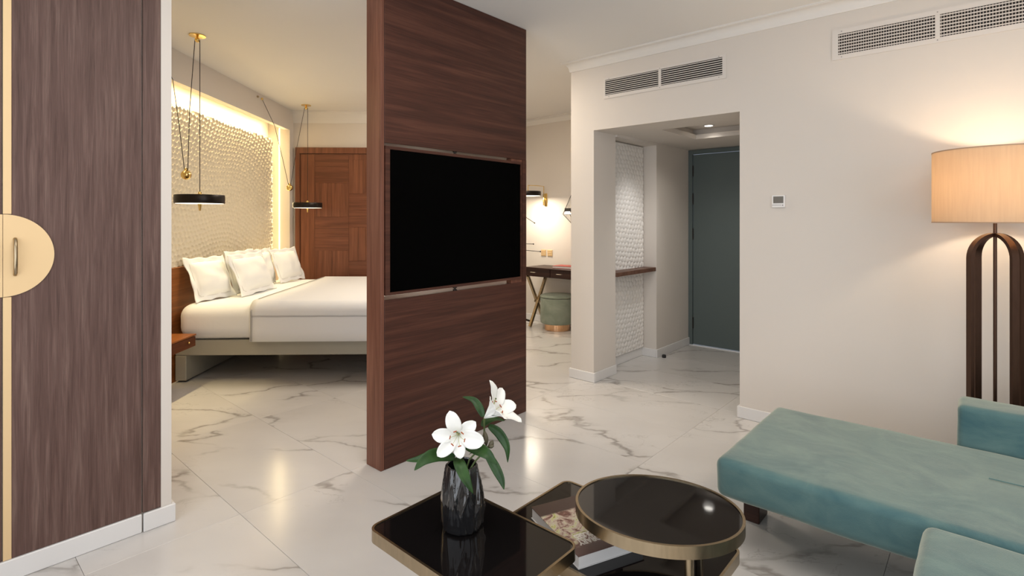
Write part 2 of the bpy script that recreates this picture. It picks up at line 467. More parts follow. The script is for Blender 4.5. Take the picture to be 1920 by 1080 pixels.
# baseboards
def base(name, polys, h=.08):
    bm = NB()
    for a0, a1, b0, b1 in polys: bA(bm, a0, a1, b0, b1, .0005, h, .003)
    return struct(name, bm, SKIRT, rz=RA)
base('baseboard_right', [(WA - .014, WA, -2.2, WB + .014), (WA, WA + .35, WB, WB + .014)])
base('baseboard_pillar', [(WA - .014, WA, PB - .014, 2.704), (WA, 4.137, PB - .014, PB), (WA, 5.55, 2.69, 2.704)])
base('baseboard_entry', [(4.137, 4.88, 2.586, 2.60), (4.866, 4.88, EB, 2.60), (4.866, 5.635, EB - .014, EB)])
base('baseboard_desk', [(5.566, 5.58, 2.70, 7.5)], .085)
base('baseboard_left', [(-1.2, .671, WF - .009, WF + .012), (.676, .799, WF - .014, WF), (.785, .799, WF, 3.34)])

# crown mouldings: profile swept along a run
def crown(bm, pts, drop, proj, z=CH):
    """pts: polyline (x,y) of the wall line; room lies to the left of the run"""
    prof = [(0, 0), (0, -drop), (proj * .12, -drop), (proj * .15, -drop * .86)]
    for k in range(6):
        t = k / 5 * PI / 2
        prof.append((proj * (.18 + .68 * (1 - math.cos(t))), -drop * (.82 - .66 * math.sin(t))))
    prof += [(proj * .9, -drop * .12), (proj, -drop * .12), (proj, 0)]
    n = len(pts); rows = []
    for i, p in enumerate(pts):
        p = Vector(p)
        d0 = (p - Vector(pts[i - 1])).normalized() if i > 0 else None
        d1 = (Vector(pts[i + 1]) - p).normalized() if i < n - 1 else None
        n0 = Vector((-d0.y, d0.x)) if d0 else None; n1 = Vector((-d1.y, d1.x)) if d1 else None
        if n0 is None: nn = n1
        elif n1 is None: nn = n0
        else: nn = (n0 + n1) / (1 + n0.dot(n1))
        rows.append([bm.verts.new((p.x + nn.x * u, p.y + nn.y * u, z + v)) for u, v in prof])
    m = len(prof)
    for a, b in zip(rows, rows[1:]):
        for k in range(m): bm.faces.new((a[k], a[(k + 1) % m], b[(k + 1) % m], b[k]))
    bm.faces.new(rows[0]); bm.faces.new(list(reversed(rows[-1])))
# right wall run: local x = -b. room (a smaller = y smaller) lies to the left when walking -x
bm = NB(); crown(bm, [(2.25, WA), (-2.69, WA), (-2.69, 5.58), (-7.4, 5.58)][::1], .078, .066)
struct('trim_1', bm, TRIM, rz=RA, smooth=30)

# entry ceiling with a stepped coffer, niche head
bm = NB()
bA(bm, 4.90, 5.66, 1.2, 2.44, 2.11, 2.152); bA(bm, 4.137, 4.90, 2.05, 2.44, 2.11, 2.152)
bA(bm, 4.137, 5.66, 1.2, 2.44, 2.205, 2.28)
bA(bm, 4.95, 5.66, 1.2, 2.44, 2.152, 2.205); bA(bm, 4.137, 4.95, 2.10, 2.44, 2.152, 2.205)
struct('ceiling_entry', bm, PAINT, rz=RA)
bm = NB(); bA(bm, 4.137, 4.88, 2.44, 2.60, 2.085, 2.5)
struct('wall_niche_head', bm, PAINT, rz=RA)

# relief surfaces (carved dimples): real displaced meshes
def relief_mesh(name, width, height, step, cell, depth, m, seed, wave=0.5, invert=1, aspect=1.15):
    rng = np.random.RandomState(seed)
    nx = int(width / step) + 1; nz = int(height / step) + 1
    X, Z = np.meshgrid(np.linspace(0, width, nx), np.linspace(0, height, nz))
    # warped coordinates so the rows wander
    WX = X + .05 * wave * np.sin(Z * 3.1 + 1.3) + .03 * wave * np.sin(X * 2.3 + Z * 1.7)
    WZ = Z + .10 * wave * np.sin(X * 1.9 + .6) + .05 * wave * np.sin(X * 4.3 - Z * 2.0)
    cx, cz = cell, cell * aspect * .87
    best = np.full(X.shape, 9.0); second = np.full(X.shape, 9.0)
    j0 = np.floor(WZ / cz).astype(int)
    for dj in (-1, 0, 1, 2):
        jj = j0 + dj
        off = (jj % 2) * .5
        i0 = np.floor(WX / cx - off).astype(int)
        for di in (-1, 0, 1, 2):
            ii = i0 + di
            h = (ii * 73856093) ^ (jj * 19349663) ^ (seed * 83492791)
            h = (h & 0xffffff)
            r1 = ((h * 1103515245 + 12345) & 0xffff) / 65535 - .5; r2 = ((h * 22695477 + 1) & 0xffff) / 65535 - .5
            dx = WX - (ii + off + .36 * r1) * cx; dz = (WZ - (jj + .36 * r2) * cz) / aspect
            d = np.sqrt(dx * dx + dz * dz)
            nb = np.minimum(best, d); second = np.minimum(second, np.maximum(best, d)); best = nb
    edge = np.clip((second - best) / cell, 0, 1)             # 0 on ridges
    bowl = np.clip(1 - edge / .42, 0, 1) ** 1.6              # 1 on ridge, 0 in the bowl
    Y = depth * bowl if invert > 0 else depth * (1 - bowl)
    verts = np.stack([X, -Y, Z], -1).reshape(-1, 3)
    idx = np.arange(nx * nz).reshape(nz, nx)
    f = np.stack([idx[:-1, :-1], idx[:-1, 1:], idx[1:, 1:], idx[1:, :-1]], -1).reshape(-1, 4)
    # closed slab: back plate
    n0 = len(verts); t = .05
    back = np.array([[0, t, 0], [width, t, 0], [width, t, height], [0, t, height]])
    verts = np.concatenate([verts, back])
    faces = [tuple(q) for q in f.tolist()]
    b0, b1, b2, b3 = n0, n0 + 1, n0 + 2, n0 + 3
    faces += [(b0, b3, b2, b1)]
    faces += [tuple(idx[0, ::-1].tolist() + [b0, b1]), tuple(idx[-1, :].tolist() + [b2, b3]),
              tuple(idx[:, 0].tolist() + [b3, b0]), tuple(idx[::-1, -1].tolist() + [b1, b2])]
    me = bpy.data.meshes.new(name); me.from_pydata(verts.tolist(), [], faces); me.update()
    me.materials.append(m)
    sm = [True] * (len(faces) - 5) + [False] * 5
    me.polygons.foreach_set('use_smooth', sm)
    o = bpy.data.objects.new(name, me); COL.objects.link(o)
    return o

# ------------------------------------------------------------------ walls, grid B (bedroom)
def sB(name, boxes, m=None, **k):
    bm = NB()
    for b in boxes: box(bm, *b)
    return struct(name, bm, m or PAINT, rz=TB, **k)
sB('wall_bulkhead', [(-2.605, -2.545, 2.6, 6.6215, 2.45, CH), (-3.0, -2.605, 2.6, 6.6215, 2.62, CH)])
sB('wall_niche_back', [(-3.0, -2.80, 2.6, 6.72, 0, 2.62)])
sB('wall_niche_return', [(-2.80, -2.545, 6.622, 6.74, 0, CH)])
sB('wall_back', [(-3.0, -.75, 6.74, 6.9, 0, CH)])
sB('wall_back_return', [(-.87, -.75, 6.9, 8.7, 0, CH)])
sB('wall_bedroom_front', [(-3.0, -1.93, 2.62, 2.78, 0, CH)])
bm = NB(); crown(bm, [(-.75, 6.74), (-2.545, 6.74)], .145, .075)
struct('trim_2', bm, TRIM, rz=TB, smooth=30)
rel = relief_mesh('carved_headboard_wall', 3.7, 1.37, .0068, .056, .015, RELIEF, 3, 1.0, 1, .95)
rel.location = B(-2.716, 2.82, .955); rel.rotation_euler = (0, 0, TB + PI / 2)
tag(rel, 'cream carved plaster panel of small dimples, lit by the cove above the bed', 'wall panel')
rel2 = relief_mesh('carved_niche_panel', .728, 1.99, .0075, .056, .009, RELIEFW, 9, .35, -1, .9)
# face toward -b: local x along +? grid local x=-b, y=a  -> rotate so that local -y faces -b (= +x local)
rel2.location = A(4.145, 2.584, .085); rel2.rotation_euler = (0, 0, RA + PI / 2)
tag(rel2, 'white carved plaster panel with scale relief in the entry niche', 'wall panel')
# LED strips lying in the niche
bm = NB(); box(bm, -.006, .006, -.003, .003, -1.22, 1.22)
o = obj('led_strip', bm, LEDMAT, None, loc=B(-2.668, 6.617, 1.25), rot=(0, 0, TB))
tag(o, 'glowing warm light strip running up the right end of the headboard niche', 'light strip')

# ------------------------------------------------------------------ TV partition
AP, BP = 1.686, 2.444
part = thing('tv_partition', 'free-standing dark walnut partition from floor to ceiling holding the television', 'partition', A(AP, BP), RA)
TH = .136
def pbox(name, y0, y1, z0, z1, m, x0=-TH, x1=0, bev=.0015):
    bm = NB(); box(bm, x0, x1, y0, y1, z0, z1, bev); return obj(name, bm, m, part)
pbox('upper_panel', .0235, 1.214, 1.776, CH - .001, WOOD_PANEL)
pbox('lower_panel', .0235, 1.214, .001, .920, WOOD_PANEL)
pbox('end_stile', 0, .022, .001, CH - .001, WOOD_STILE)
pbox('side_stile', 1.172, 1.214, .9205, 1.7755, WOOD_PANEL, bev=0)
for z0, z1 in ((.9205, .942), (1.760, 1.7755)):
    pbox('stop_block', 1.06, 1.1715, z0, z1, WOOD_STILE, -.05, -.004, 0)

tv = thing('television', 'large black flat television in a walnut frame turning on two pivots', 'television', A(AP, BP, .92), RA)
y0, y1, z0, z1 = .027, 1.163, .024, .839
bm = NB(); ring(bm, [(y0, z0), (y1, z0), (y1, z1), (y0, z1)], [(.0565, .040), (1.150, .040), (1.150, .822), (.0565, .822)], -.004, .045)
for v in bm.verts: v.co = Vector((-v.co.z, v.co.x, v.co.y))
obj('frame', bm, WOOD_PANEL, tv)
bm = NB(); box(bm, -.040, -.001, .0570, 1.1495, .0405, .8215, .001); obj('screen', bm, SCREEN, tv)
bm = NB(); box(bm, -.046, -.0405, .0570, 1.1495, .0405, .8215); obj('back_panel', bm, WOOD_STILE, tv)
for z in (.012, .8475):
    bm = NB(); lathe(bm, [(0, -.0115), (.013, -.0115), (.013, -.004), (.007, -.003), (.007, .003), (.013, .004), (.013, .0085), (0, .0085)], 14, -.020, .553, z)
    obj('pivot', bm, BLACKMETAL, tv, smooth=30)

# ------------------------------------------------------------------ wardrobe
wd = thing('wardrobe', 'built-in wardrobe with ash veneer doors and half-round gold handle plates', 'wardrobe', A(.2314, WF), RA)
def wbox(name, a0, a1, z0, z1, m, x0=-.011, x1=0.0, parent=None, bev=.0008):
    bm = NB(); box(bm, x0, x1, a0 - .2314, a1 - .2314, z0, z1, bev); return obj(name, bm, m, parent or wd)
door_r = wbox('door', .2562, .6712, .081, CH - .002, WOOD_WARD)
wbox('filler_panel', .6752, .7435, .081, CH - .002, WOOD_WARD)
door_l = wbox('door', -.50, .2290, .081, CH - .002, WOOD_WARD)
wbox('door_edge_strip', .2322, .2558, .081, 1.0675, SATIN, -.011, .0015, door_r)
wbox('door_edge_strip', .2322, .2558, 1.3795, CH - .002, SATIN, -.011, .0015, door_r)
def half_disc(sgn, parent):
    bm = NB(); n = 40; R = .1545; K = .147 / .1545
    pts = [(sgn * .0008 + sgn * R * K * math.sin(PI * k / n), R * math.cos(PI * k / n)) for k in range(n + 1)]
    vs0 = [bm.verts.new((.0002, x, 1.2235 + z)) for x, z in pts]; vs1 = [bm.verts.new((.005, x, 1.2235 + z)) for x, z in pts]
    bm.faces.new(vs0); bm.faces.new(list(reversed(vs1)))
    for k in range(n + 1):
        j = (k + 1) % (n + 1); bm.faces.new((vs0[k], vs0[j], vs1[j], vs1[k]))
    obj('handle_plate', bm, SATIN, parent)
    bm = NB()
    tube(bm, [(.005, sgn * .034, 1.150), (.017, sgn * .034, 1.158), (.024, sgn * .034, 1.185), (.026, sgn * .034, 1.218), (.024, sgn * .034, 1.251), (.017, sgn * .034, 1.278), (.005, sgn * .034, 1.286)], .0062, 10)
    obj('handle', bm, BRASS, parent, smooth=True)
half_disc(1, door_r); half_disc(-1, door_l)

# ------------------------------------------------------------------ air grilles, thermostat
def grille(name, label, ob0, ob1, oz0, oz1, ib0, ib1, iz0, iz1, mull, ns, fins):
    g = thing(name, label, 'air vent', A(WA, 0), RA, 'air vents high on the right wall')
    bm = NB(); y = -.006
    for q in ((ob0, ob1, iz1, oz1), (ob0, ob1, oz0, iz0), (ob0, ib0, iz0, iz1), (ib1, ob1, iz0, iz1)):
        box(bm, -q[1], -q[0], y, -.0005, q[2], q[3])
    obj('frame', bm, GRILLE, g)
    bm = NB(); box(bm, -mull - .011, -mull + .011, y - .001, -.0006, iz0, iz1, .001); obj('mullion', bm, GRILLE, g)
    bm = NB(); box(bm, -ib1, -ib0, -.0012, -.0004, iz0, iz1); obj('backing', bm, DARKVOID, g)
    h = (iz1 - iz0) / ns
    sl = None
    for k in range(ns):
        z = iz0 + h * (k + .5)
        for s0, s1 in ((ib0, mull - .011), (mull + .011, ib1)):
            bm = NB(); bar(bm, (-s1, -.0048, z), (-s0, -.0048, z), .002, h * .34); 
            obj('slat', bm, GRILLE, g)
    if fins:
        bm = NB(); n = int((ib1 - ib0) / .0125)
        for k in range(n):
            x = -ib1 + .0125 * (k + .5); box(bm, x - .002, x + .002, -.004, -.0013, iz0, iz1)
        o = obj('fin', bm, mat('grille_fin_grey', (.42, .36, .31), .6), g); o['kind'] = 'stuff'
    for u in (ob0 + .05, mull, ob1 - .05):
        for z in ((iz1 + oz1) / 2, (oz0 + iz0) / 2):
            bm = NB(); tube(bm, [(-u, -.0058, z), (-u, -.0072, z)], .0032, 10); obj('screw', bm, SCREWM, g)
    return g
grille('air_vent', 'white wall vent with horizontal slats above the entry opening', 1.368, 2.360, 2.345, 2.513, 1.394, 2.346, 2.372, 2.497, 1.866, 8, False)
grille('air_vent', 'white wall vent with dark gridded openings high above the floor lamp', -.30, .722, 2.338, 2.522, -.262, .690, 2.366, 2.493, .212, 7, True)

th = thing('thermostat', 'small square white thermostat with grey display on the right wall', 'thermostat', A(WA, 1.0275, 1.437), RA)
bm = NB(); box(bm, -.040, .040, -.014, -.0005, 0, .080, .002, 2); obj('body', bm, PLASTIC, th)
bm = NB(); box(bm, -.031, .030, -.0155, -.0135, .028, .072); obj('display', bm, LCD, th)
bm = NB(); box(bm, -.040, .018, -.0148, -.0138, .0135, .0165); obj('groove', bm, mat('groove_grey', (.35, .32, .31), .5), th)
bm = NB(); lathe(bm, [(0, 0), (.003, 0), (.003, .002), (0, .002)], 10)
for v in bm.verts: v.co = Vector((.026 + v.co.x, -.0155 + v.co.z, .014 + v.co.y))
obj('button', bm, BLACKMETAL, th)

# ------------------------------------------------------------------ entry door, shelf, stop, downlight
dr = bpy.data.objects.new('door_1', None); COL.objects.link(dr); dr['kind'] = 'structure'
dr.location = A(5.66, 2.44); dr.rotation_euler = (0, 0, RA)
# local x = 2.44 - b ; y = a - 5.66
FW = .045
bm = NB(); box(bm, .001, FW, -.035, -.001, .006, 2.105, .002); box(bm, FW, 1.02, -.035, -.001, 2.06, 2.105, .002); box(bm, .975, 1.02, -.035, -.001, .006, 2.06, .002)
obj('door_frame', bm, DOORTEAL, dr)
bm = NB(); box(bm, FW + .004, .971, -.022, -.002, .012, 2.056, .002); lf = obj('door_leaf', bm, DOORTEAL, dr)
for z in (.18, 1.14, 1.52, 1.82):
    bm = NB(); tube(bm, [(FW + .004, -.027, z), (FW + .004, -.027, z + .12)], .007, 10); obj('hinge', bm, BLACKMETAL, lf, smooth=True)
bm = NB(); tube(bm, [(.90, -.022, 1.02), (.90, -.06, 1.02), (.79, -.06, 1.02)], .009, 8); obj('door_handle', bm, CHROME, lf, smooth=True)
bm = NB(); box(bm, 0, 1.02, -.045, 0, .0002, .006); obj('threshold_light_gap', bm, LIGHTGAP, dr)  # pale strip stands in for the bright light gap under the door

sh = thing('niche_shelf', 'dark walnut shelf board spanning the entry niche', 'shelf', A(4.137, 2.45, .85), RA)
bm = NB(); box(bm, -.122, .006, .002, .741, 0, .037, .002); obj('board', bm, WOOD_SHELF, sh)
ds = thing('door_stop', 'small round black door stop on the floor by the niche corner', 'door stop', A(4.93, 2.385), RA)
bm = NB(); lathe(bm, [(0, 0), (.019, 0), (.02, .02), (.016, .028), (.0, .031)], 16); obj('rubber_bumper', bm, RUBBER, ds, smooth=True)
dl = thing('recessed_downlight', 'small round recessed downlight glowing in the entry ceiling', 'ceiling light', A(4.785, 1.885, 2.2035), RA)
bm = NB(); ring(bm, ell(0, 0, .05, .05, 28), ell(0, 0, .036, .036, 28), -.004, .001); obj('trim_ring', bm, PLASTIC, dl)
bm = NB(); lathe(bm, [(0, -.001), (.0355, -.001), (.0355, .001), (0, .001)], 28); obj('lens', bm, SPOTGLOW, dl)

# ------------------------------------------------------------------ floor lamp
LX, LY = 3.47, -.023
fl = thing('floor_lamp', 'floor lamp with looped dark bronze legs and wide warm fabric drum shade', 'lamp', A(LX, LY), 0)
bm = NB(); lathe(bm, [(0, .0005), (.17, .0005), (.17, .018), (.165, .022), (0, .022)], 40); obj('base', bm, BRONZE, fl, smooth=30)
def uloop(ang, R=.113, zt=1.286, w_=.030, t_=.016):
    bm = NB(); pts = [(-R, .022)] + [(-R, z) for z in np.linspace(.2, zt - R, 6)]
    pts += [(-R * math.cos(t), zt - R + R * math.sin(t)) for t in np.linspace(0, PI, 22)[1:]]
    pts += [(R, z) for z in np.linspace(zt - R, .2, 7)[1:]] + [(R, .022)]
    rows = []
    for i, (x, z) in enumerate(pts):
        x0, z0 = pts[max(i - 1, 0)]; x1, z1 = pts[min(i + 1, len(pts) - 1)]
        L = math.hypot(x1 - x0, z1 - z0); nx, nz = -(z1 - z0) / L, (x1 - x0) / L
        rows.append([bm.verts.new((x + nx * s * t_ / 2, q * w_ / 2, z + nz * s * t_ / 2)) for s, q in ((-1, -1), (1, -1), (1, 1), (-1, 1))])
    for a, b in zip(rows, rows[1:]):
        for k in range(4): bm.faces.new((a[k], a[(k + 1) % 4], b[(k + 1) % 4], b[k]))
    bm.faces.new(rows[0]); bm.faces.new(list(reversed(rows[-1])))
    bmesh.ops.rotate(bm, verts=bm.verts, matrix=Matrix.Rotation(ang, 3, 'Z'))
    return obj('leg_loop', bm, BRONZE, fl, smooth=35)
uloop(math.radians(-4)); uloop(math.radians(84))
bm = NB(); tube(bm, [(0, 0, .022), (0, 0, 1.42)], .0075, 12); obj('pole', bm, BRONZE, fl, smooth=True)
RS, Z0, Z1 = .241, 1.343, 1.692
bm = NB(); ring(bm, ell(0, 0, RS, RS, 72), ell(0, 0, RS - .003, RS - .003, 72), Z0, Z1); shd = obj('lamp_shade', bm, SHADE, fl, smooth=30)
for z in (Z0 - .001, Z1 - .004):
    bm = NB(); ring(bm, ell(0, 0, RS + .001, RS + .001, 72), ell(0, 0, RS - .004, RS - .004, 72), z, z + .005); obj('shade_rim', bm, mat('rim_tape', (.42, .28, .18), .8), shd, smooth=30)
bm = NB()
for k in range(3):
    t = 2 * PI * k / 3; tube(bm, [(0, 0, Z0 + .02), ((RS - .004) * math.cos(t), (RS - .004) * math.sin(t), Z0 + .02)], .0025, 6)
obj('shade_spider', bm, BRONZE, fl)
bm = NB(); tube(bm, [(0, 0, 1.37), (0, 0, 1.43)], .016, 14); obj('socket', bm, PLASTIC, fl, smooth=35)
bm = NB(); sphere(bm, (0, 0, 1.465), .03, 18, 10, 1.2); obj('bulb', bm, BULB, fl, smooth='full')
lp = A(LX, LY, 1.53)
point('floor_lamp_light', lp, 10.5, (1, .79, .55), .035)

# ------------------------------------------------------------------ sofa
so = thing('sofa', 'teal velvet corner sofa with low chaise along the right wall', 'sofa', A(2.2, 0), RA)
def soft(name, x0, x1, y0, y1, z0, z1, bev, m, parent, amp=.004, seed=0, cut=.05, seg=5, cat=None):
    bm = NB(); box(bm, x0, x1, y0, y1, z0, z1, bev, seg)
    for ax, (lo, hi) in enumerate(((x0, x1), (y0, y1), (z0, z1))):
        n = max(1, int((hi - lo) / cut)); no = [0, 0, 0]; no[ax] = 1
        for k in range(1, n):
            c = [0, 0, 0]; c[ax] = lo + (hi - lo) * k / n
            if c[ax] - lo < bev or hi - c[ax] < bev: continue
            bmesh.ops.bisect_plane(bm, geom=bm.verts[:] + bm.edges[:] + bm.faces[:], plane_co=c, plane_no=no)
    bm.normal_update()
    for v in bm.verts:
        p = v.co * 4 + Vector((seed * 7.1, 0, 0))
        d = noise.noise(p) * amp * 1.4 + noise.noise(p * 2.7) * amp * .6
        v.co += v.normal * d
    return obj(name, bm, m, parent, smooth='full')
soft('chaise_seat', -.842, 2.0, .0, .845, .222, .38, .034, VELVET, so, .003, 1, .06)
soft('corner_seat', -.160, 1.6, -1.05, -.012, .222, .384, .036, VELVET, so, .0035, 2, .06)
soft('backrest', -.105, 2.0, .852, 1.04, .10, .548, .028, VELVET, so, .003, 3, .06)
bm = NB(); tube(bm, [(x, .50 + .0008 * math.sin(x * 9), .3855 + .0006 * math.sin(x * 5)) for x in np.linspace(0.0, 1.9, 30)], .0025, 6); obj('seam', bm, VELVET, so)
for (x0, x1, y0, y1) in ((-.83, -.762, .31, .43), (-.10, -.02, .62, .74), (1.2, 1.3, .3, .42), (.4, .5, -.95, -.83), (-.06, .04, -.98, -.86)):
    bm = NB(); box(bm, x0, x1, y0, y1, .0005, .226, .003); obj('leg', bm, WOOD_DESK, so)

# ------------------------------------------------------------------ coffee tables
t1 = thing('coffee_table', 'low square-cornered coffee table, black glass top in brass frame, under the vase', 'table', A(1.132, 1.174), RA)
TZ = .40
def rel_t(pts, bx, ay): return [(x - bx, y - ay) for x, y in pts]
ox0, ox1, oy0, oy1 = -.273, .273, -.184, .184
o1 = rrect(ox0, ox1, oy0, oy1, .035); i1 = rrect(ox0 + .0075, ox1 - .0075, oy0 + .0075, oy1 - .0075, .0275)
bm = NB(); ring(bm, o1, i1, TZ - .038, TZ); obj('frame', bm, BRASS, t1, smooth=35)
bm = NB(); prism(bm, rrect(ox0 + .008, ox1 - .008, oy0 + .008, oy1 - .008, .027), TZ - .012, TZ - .003); obj('glass_top', bm, BLACKGLASS, t1)
bm = NB(); tube(bm, [(0, 0, .0125), (0, 0, TZ - .0125)], .022, 20); obj('pedestal', bm, BRASS, t1, smooth=True)
bm = NB(); prism(bm, rrect(-.17, .17, -.12, .12, .03), .0005, .012); obj('base_plate', bm, BRASS, t1)

t2 = thing('nesting_coffee_table', 'two-tier brass coffee table, raised oval black glass top over rectangular shelf', 'table', A(1.555, .94), RA)
ox0, ox1, oy0, oy1 = -.348, .349, -.225, .226
T2 = .30
bm = NB(); ring(bm, rrect(ox0, ox1, oy0, oy1, .035), rrect(ox0 + .008, ox1 - .008, oy0 + .008, oy1 - .008, .027), T2 - .036, T2); obj('lower_frame', bm, BRASS, t2, smooth=35)
bm = NB(); prism(bm, rrect(ox0 + .0085, ox1 - .0085, oy0 + .0085, oy1 - .0085, .0265), T2 - .012, T2 - .003); obj('lower_glass', bm, BLACKGLASS, t2)
for x in (ox0 + .10, ox1 - .17):
    for y in (oy0 + .09, oy1 - .09):
        bm = NB(); tube(bm, [(x, y, .0005), (x, y, T2 - .0125)], .011, 12); obj('leg', bm, BRASS, t2, smooth=True)
OZ = .48
oc = Vector((.446, 1.645, 0)) - t2.location; oc = Matrix.Rotation(-RA, 3, 'Z') @ oc
rot = math.radians(-14.6) - RA
bm = NB(); ring(bm, ell(oc.x, oc.y, .250, .2015, 96, rot), ell(oc.x, oc.y, .242, .1935, 96, rot), OZ - .036, OZ); obj('oval_frame', bm, BRASS, t2, smooth=35)
bm = NB(); prism(bm, ell(oc.x, oc.y, .2418, .1933, 96, rot), OZ - .012, OZ - .003); obj('oval_glass', bm, BLACKGLASS, t2)
def inT2(v): return Matrix.Rotation(-RA, 3, 'Z') @ (Vector(v) - t2.location)
for q in (P(1292, 1100, 1.50), Vector((.36, 1.80, 0)), Vector((.60, 1.72, 0))):
    c = inT2((q.x, q.y, 0)); bm = NB(); tube(bm, [(c.x, c.y, T2 - .0025), (c.x, c.y, OZ - .0125)], .0125, 18); obj('post', bm, BRASS, t2, smooth=True)

# ------------------------------------------------------------------ book on the lower tier
Bc = Vector((.2014, 1.624)); d = Vector((.1334, -.281)).normalized(); pw = Vector((.903, .429)).normalized()
L_, W_ = .311, .25
ctr = Bc - d * L_ / 2 + pw * W_ / 2
ang = math.atan2(pw.y, pw.x)      # local x = across the spine, local -y = d
bk = thing('photo_book', 'thick paperback photo book lying under the oval table top', 'book', (ctr.x, ctr.y, T2 - .0025), ang)
bm = NB(); box(bm, -W_ / 2 + .003, W_ / 2 - .003, -L_ / 2 + .003, L_ / 2 - .003, .0022, .0376); obj('pages', bm, PAGES, bk)
bm = NB(); box(bm, -W_ / 2, W_ / 2, -L_ / 2, L_ / 2, 0, .002); obj('back_cover', bm, PAGES, bk)
bm = NB(); box(bm, -W_ / 2, W_ / 2, -L_ / 2, L_ / 2, .0378, .0398)
fc = obj('front_cover', bm, COVER, bk)
for v in fc.data.vertices: pass
def text(body, size, loc, rz, m, parent, name='title', sx=1.0, align='LEFT'):
    c = bpy.data.curves.new(name, 'FONT'); c.body = body; c.size = size; c.extrude = .0001; c.align_x = align; c.offset = .0011
    c.space_character = .92
    tmp = bpy.data.objects.new('tmp', c); COL.objects.link(tmp); c.materials.append(m)
    bpy.context.view_layer.update()
    me = bpy.data.meshes.new_from_object(tmp.evaluated_get(bpy.context.evaluated_depsgraph_get()))
    bpy.data.objects.remove(tmp); bpy.data.curves.remove(c)
    o = bpy.data.objects.new(name, me); COL.objects.link(o)
    if not me.materials: me.materials.append(m)
    o.location = loc; o.rotation_euler = (0, 0, rz); o.scale = (sx, 1, 1); o.parent = parent
    return o
text('CONTEMPORARY', .036, (.112, -.086, .0400), PI, INK, fc, 'title', .735)
text('HOUSES', .036, (.004, -.056, .0400), PI, INK, fc, 'title', .70)

# ------------------------------------------------------------------ vase
vc = A(1.151, 1.234)
vs_ = thing('vase', 'glossy black ceramic vase with irregular vertical ridges on the coffee table', 'vase', (vc.x, vc.y, TZ - .0025), 0)
rr = random.Random(5); ridges = [(rr.uniform(0, 2 * PI), rr.uniform(.07, .13)) for _ in range(14)]
def vfn(t, z):
    s = 0
    for k, (p, a_) in enumerate(ridges):
        u = (t - p - .35 * math.sin(z * 14 + k)) % (2 * PI); u = min(u, 2 * PI - u)
        s += a_ * math.exp(-(u / .06) ** 2)
    return .93 + s * (.6 + .4 * math.sin(z * 22 + t))
prof = [(0, 0), (.057, 0), (.0635, .006), (.068, .03), (.0705, .06), (.070, .09), (.066, .12), (.060, .15), (.054, .18), (.050, .196), (.0475, .198), (.045, .194), (.049, .16), (.055, .10), (.052, .03), (0, .018)]
prof2 = []
for (r0, z0_), (r1, z1_) in zip(prof, prof[1:]):
    for k in range(4): prof2.append((r0 + (r1 - r0) * k / 4, z0_ + (z1_ - z0_) * k / 4))
prof2.append(prof[-1])
bm = NB(); lathe(bm, [prof2[0]] + [p for p in prof2[1:] if p[0] > 1e-5] + [(0, .018)], 120, fn=vfn); obj('body', bm, VASE, vs_, smooth='full')

# ------------------------------------------------------------------ lilies
VT = Vector((vc.x, vc.y, TZ + .19))
def grid_mesh(bm, rows, thick=None):
    vs = [[bm.verts.new(p) for p in r] for r in rows]
    for a, b in zip(vs, vs[1:]):
        for k in range(len(a) - 1): bm.faces.new((a[k], a[k + 1], b[k + 1], b[k]))
def solid(o, t):
    md = o.modifiers.new('thickness', 'SOLIDIFY'); md.thickness = t; md.offset = 0
def petal(parent, origin, axis, az, L, W, open_, curl, seed=0, ruffle=.0):
    """petal along a centre line leaving the throat along axis and bending outwards to direction az"""
    axis = axis.normalized(); ref = Vector((0, 0, 1)); ref = (ref - axis * ref.dot(axis))
    if ref.length < .05: ref = Vector((0, 1, 0)) - axis * axis.y
    ref.normalize(); sidev = axis.cross(ref)
    out = ref * math.cos(az) + sidev * math.sin(az)
    tang = axis.cross(out).normalized()
    n, m = 16, 9; pos = origin.copy(); rows = []
    for i in range(n + 1):
        s = i / n
        th_ = math.radians(12 + open_ * min(1, s * 1.7) + curl * max(0, s - .45) ** 1.3)
        dr_ = axis * math.cos(th_) + out * math.sin(th_)
        nr = axis * math.sin(th_) * -1 + out * math.cos(th_)
        if i: pos = pos + dr_ * (L / n)
        wd_ = 1.22 * W * (math.sin(PI * min(1, .03 + .97 * s) ** 1.55) ** .60 if s < 1 else 0)
        wd_ = max(wd_, .0008)
        row = []
        for j in range(m):
            q = j / (m - 1) * 2 - 1
            cup = (.22 * q * q - .06 * math.exp(-(q / .15) ** 2)) * wd_ * .5
            rf = ruffle * wd_ * math.sin(s * 19 + seed + (3 if q > 0 else 0)) * q * q * (.3 + s)
            row.append(pos + tang * (q * wd_ / 2) - nr * (cup + rf))
        rows.append(row)
    bm = NB(); grid_mesh(bm, rows); o = obj('petal', bm, PETAL, parent, smooth='full'); solid(o, .0009); return o
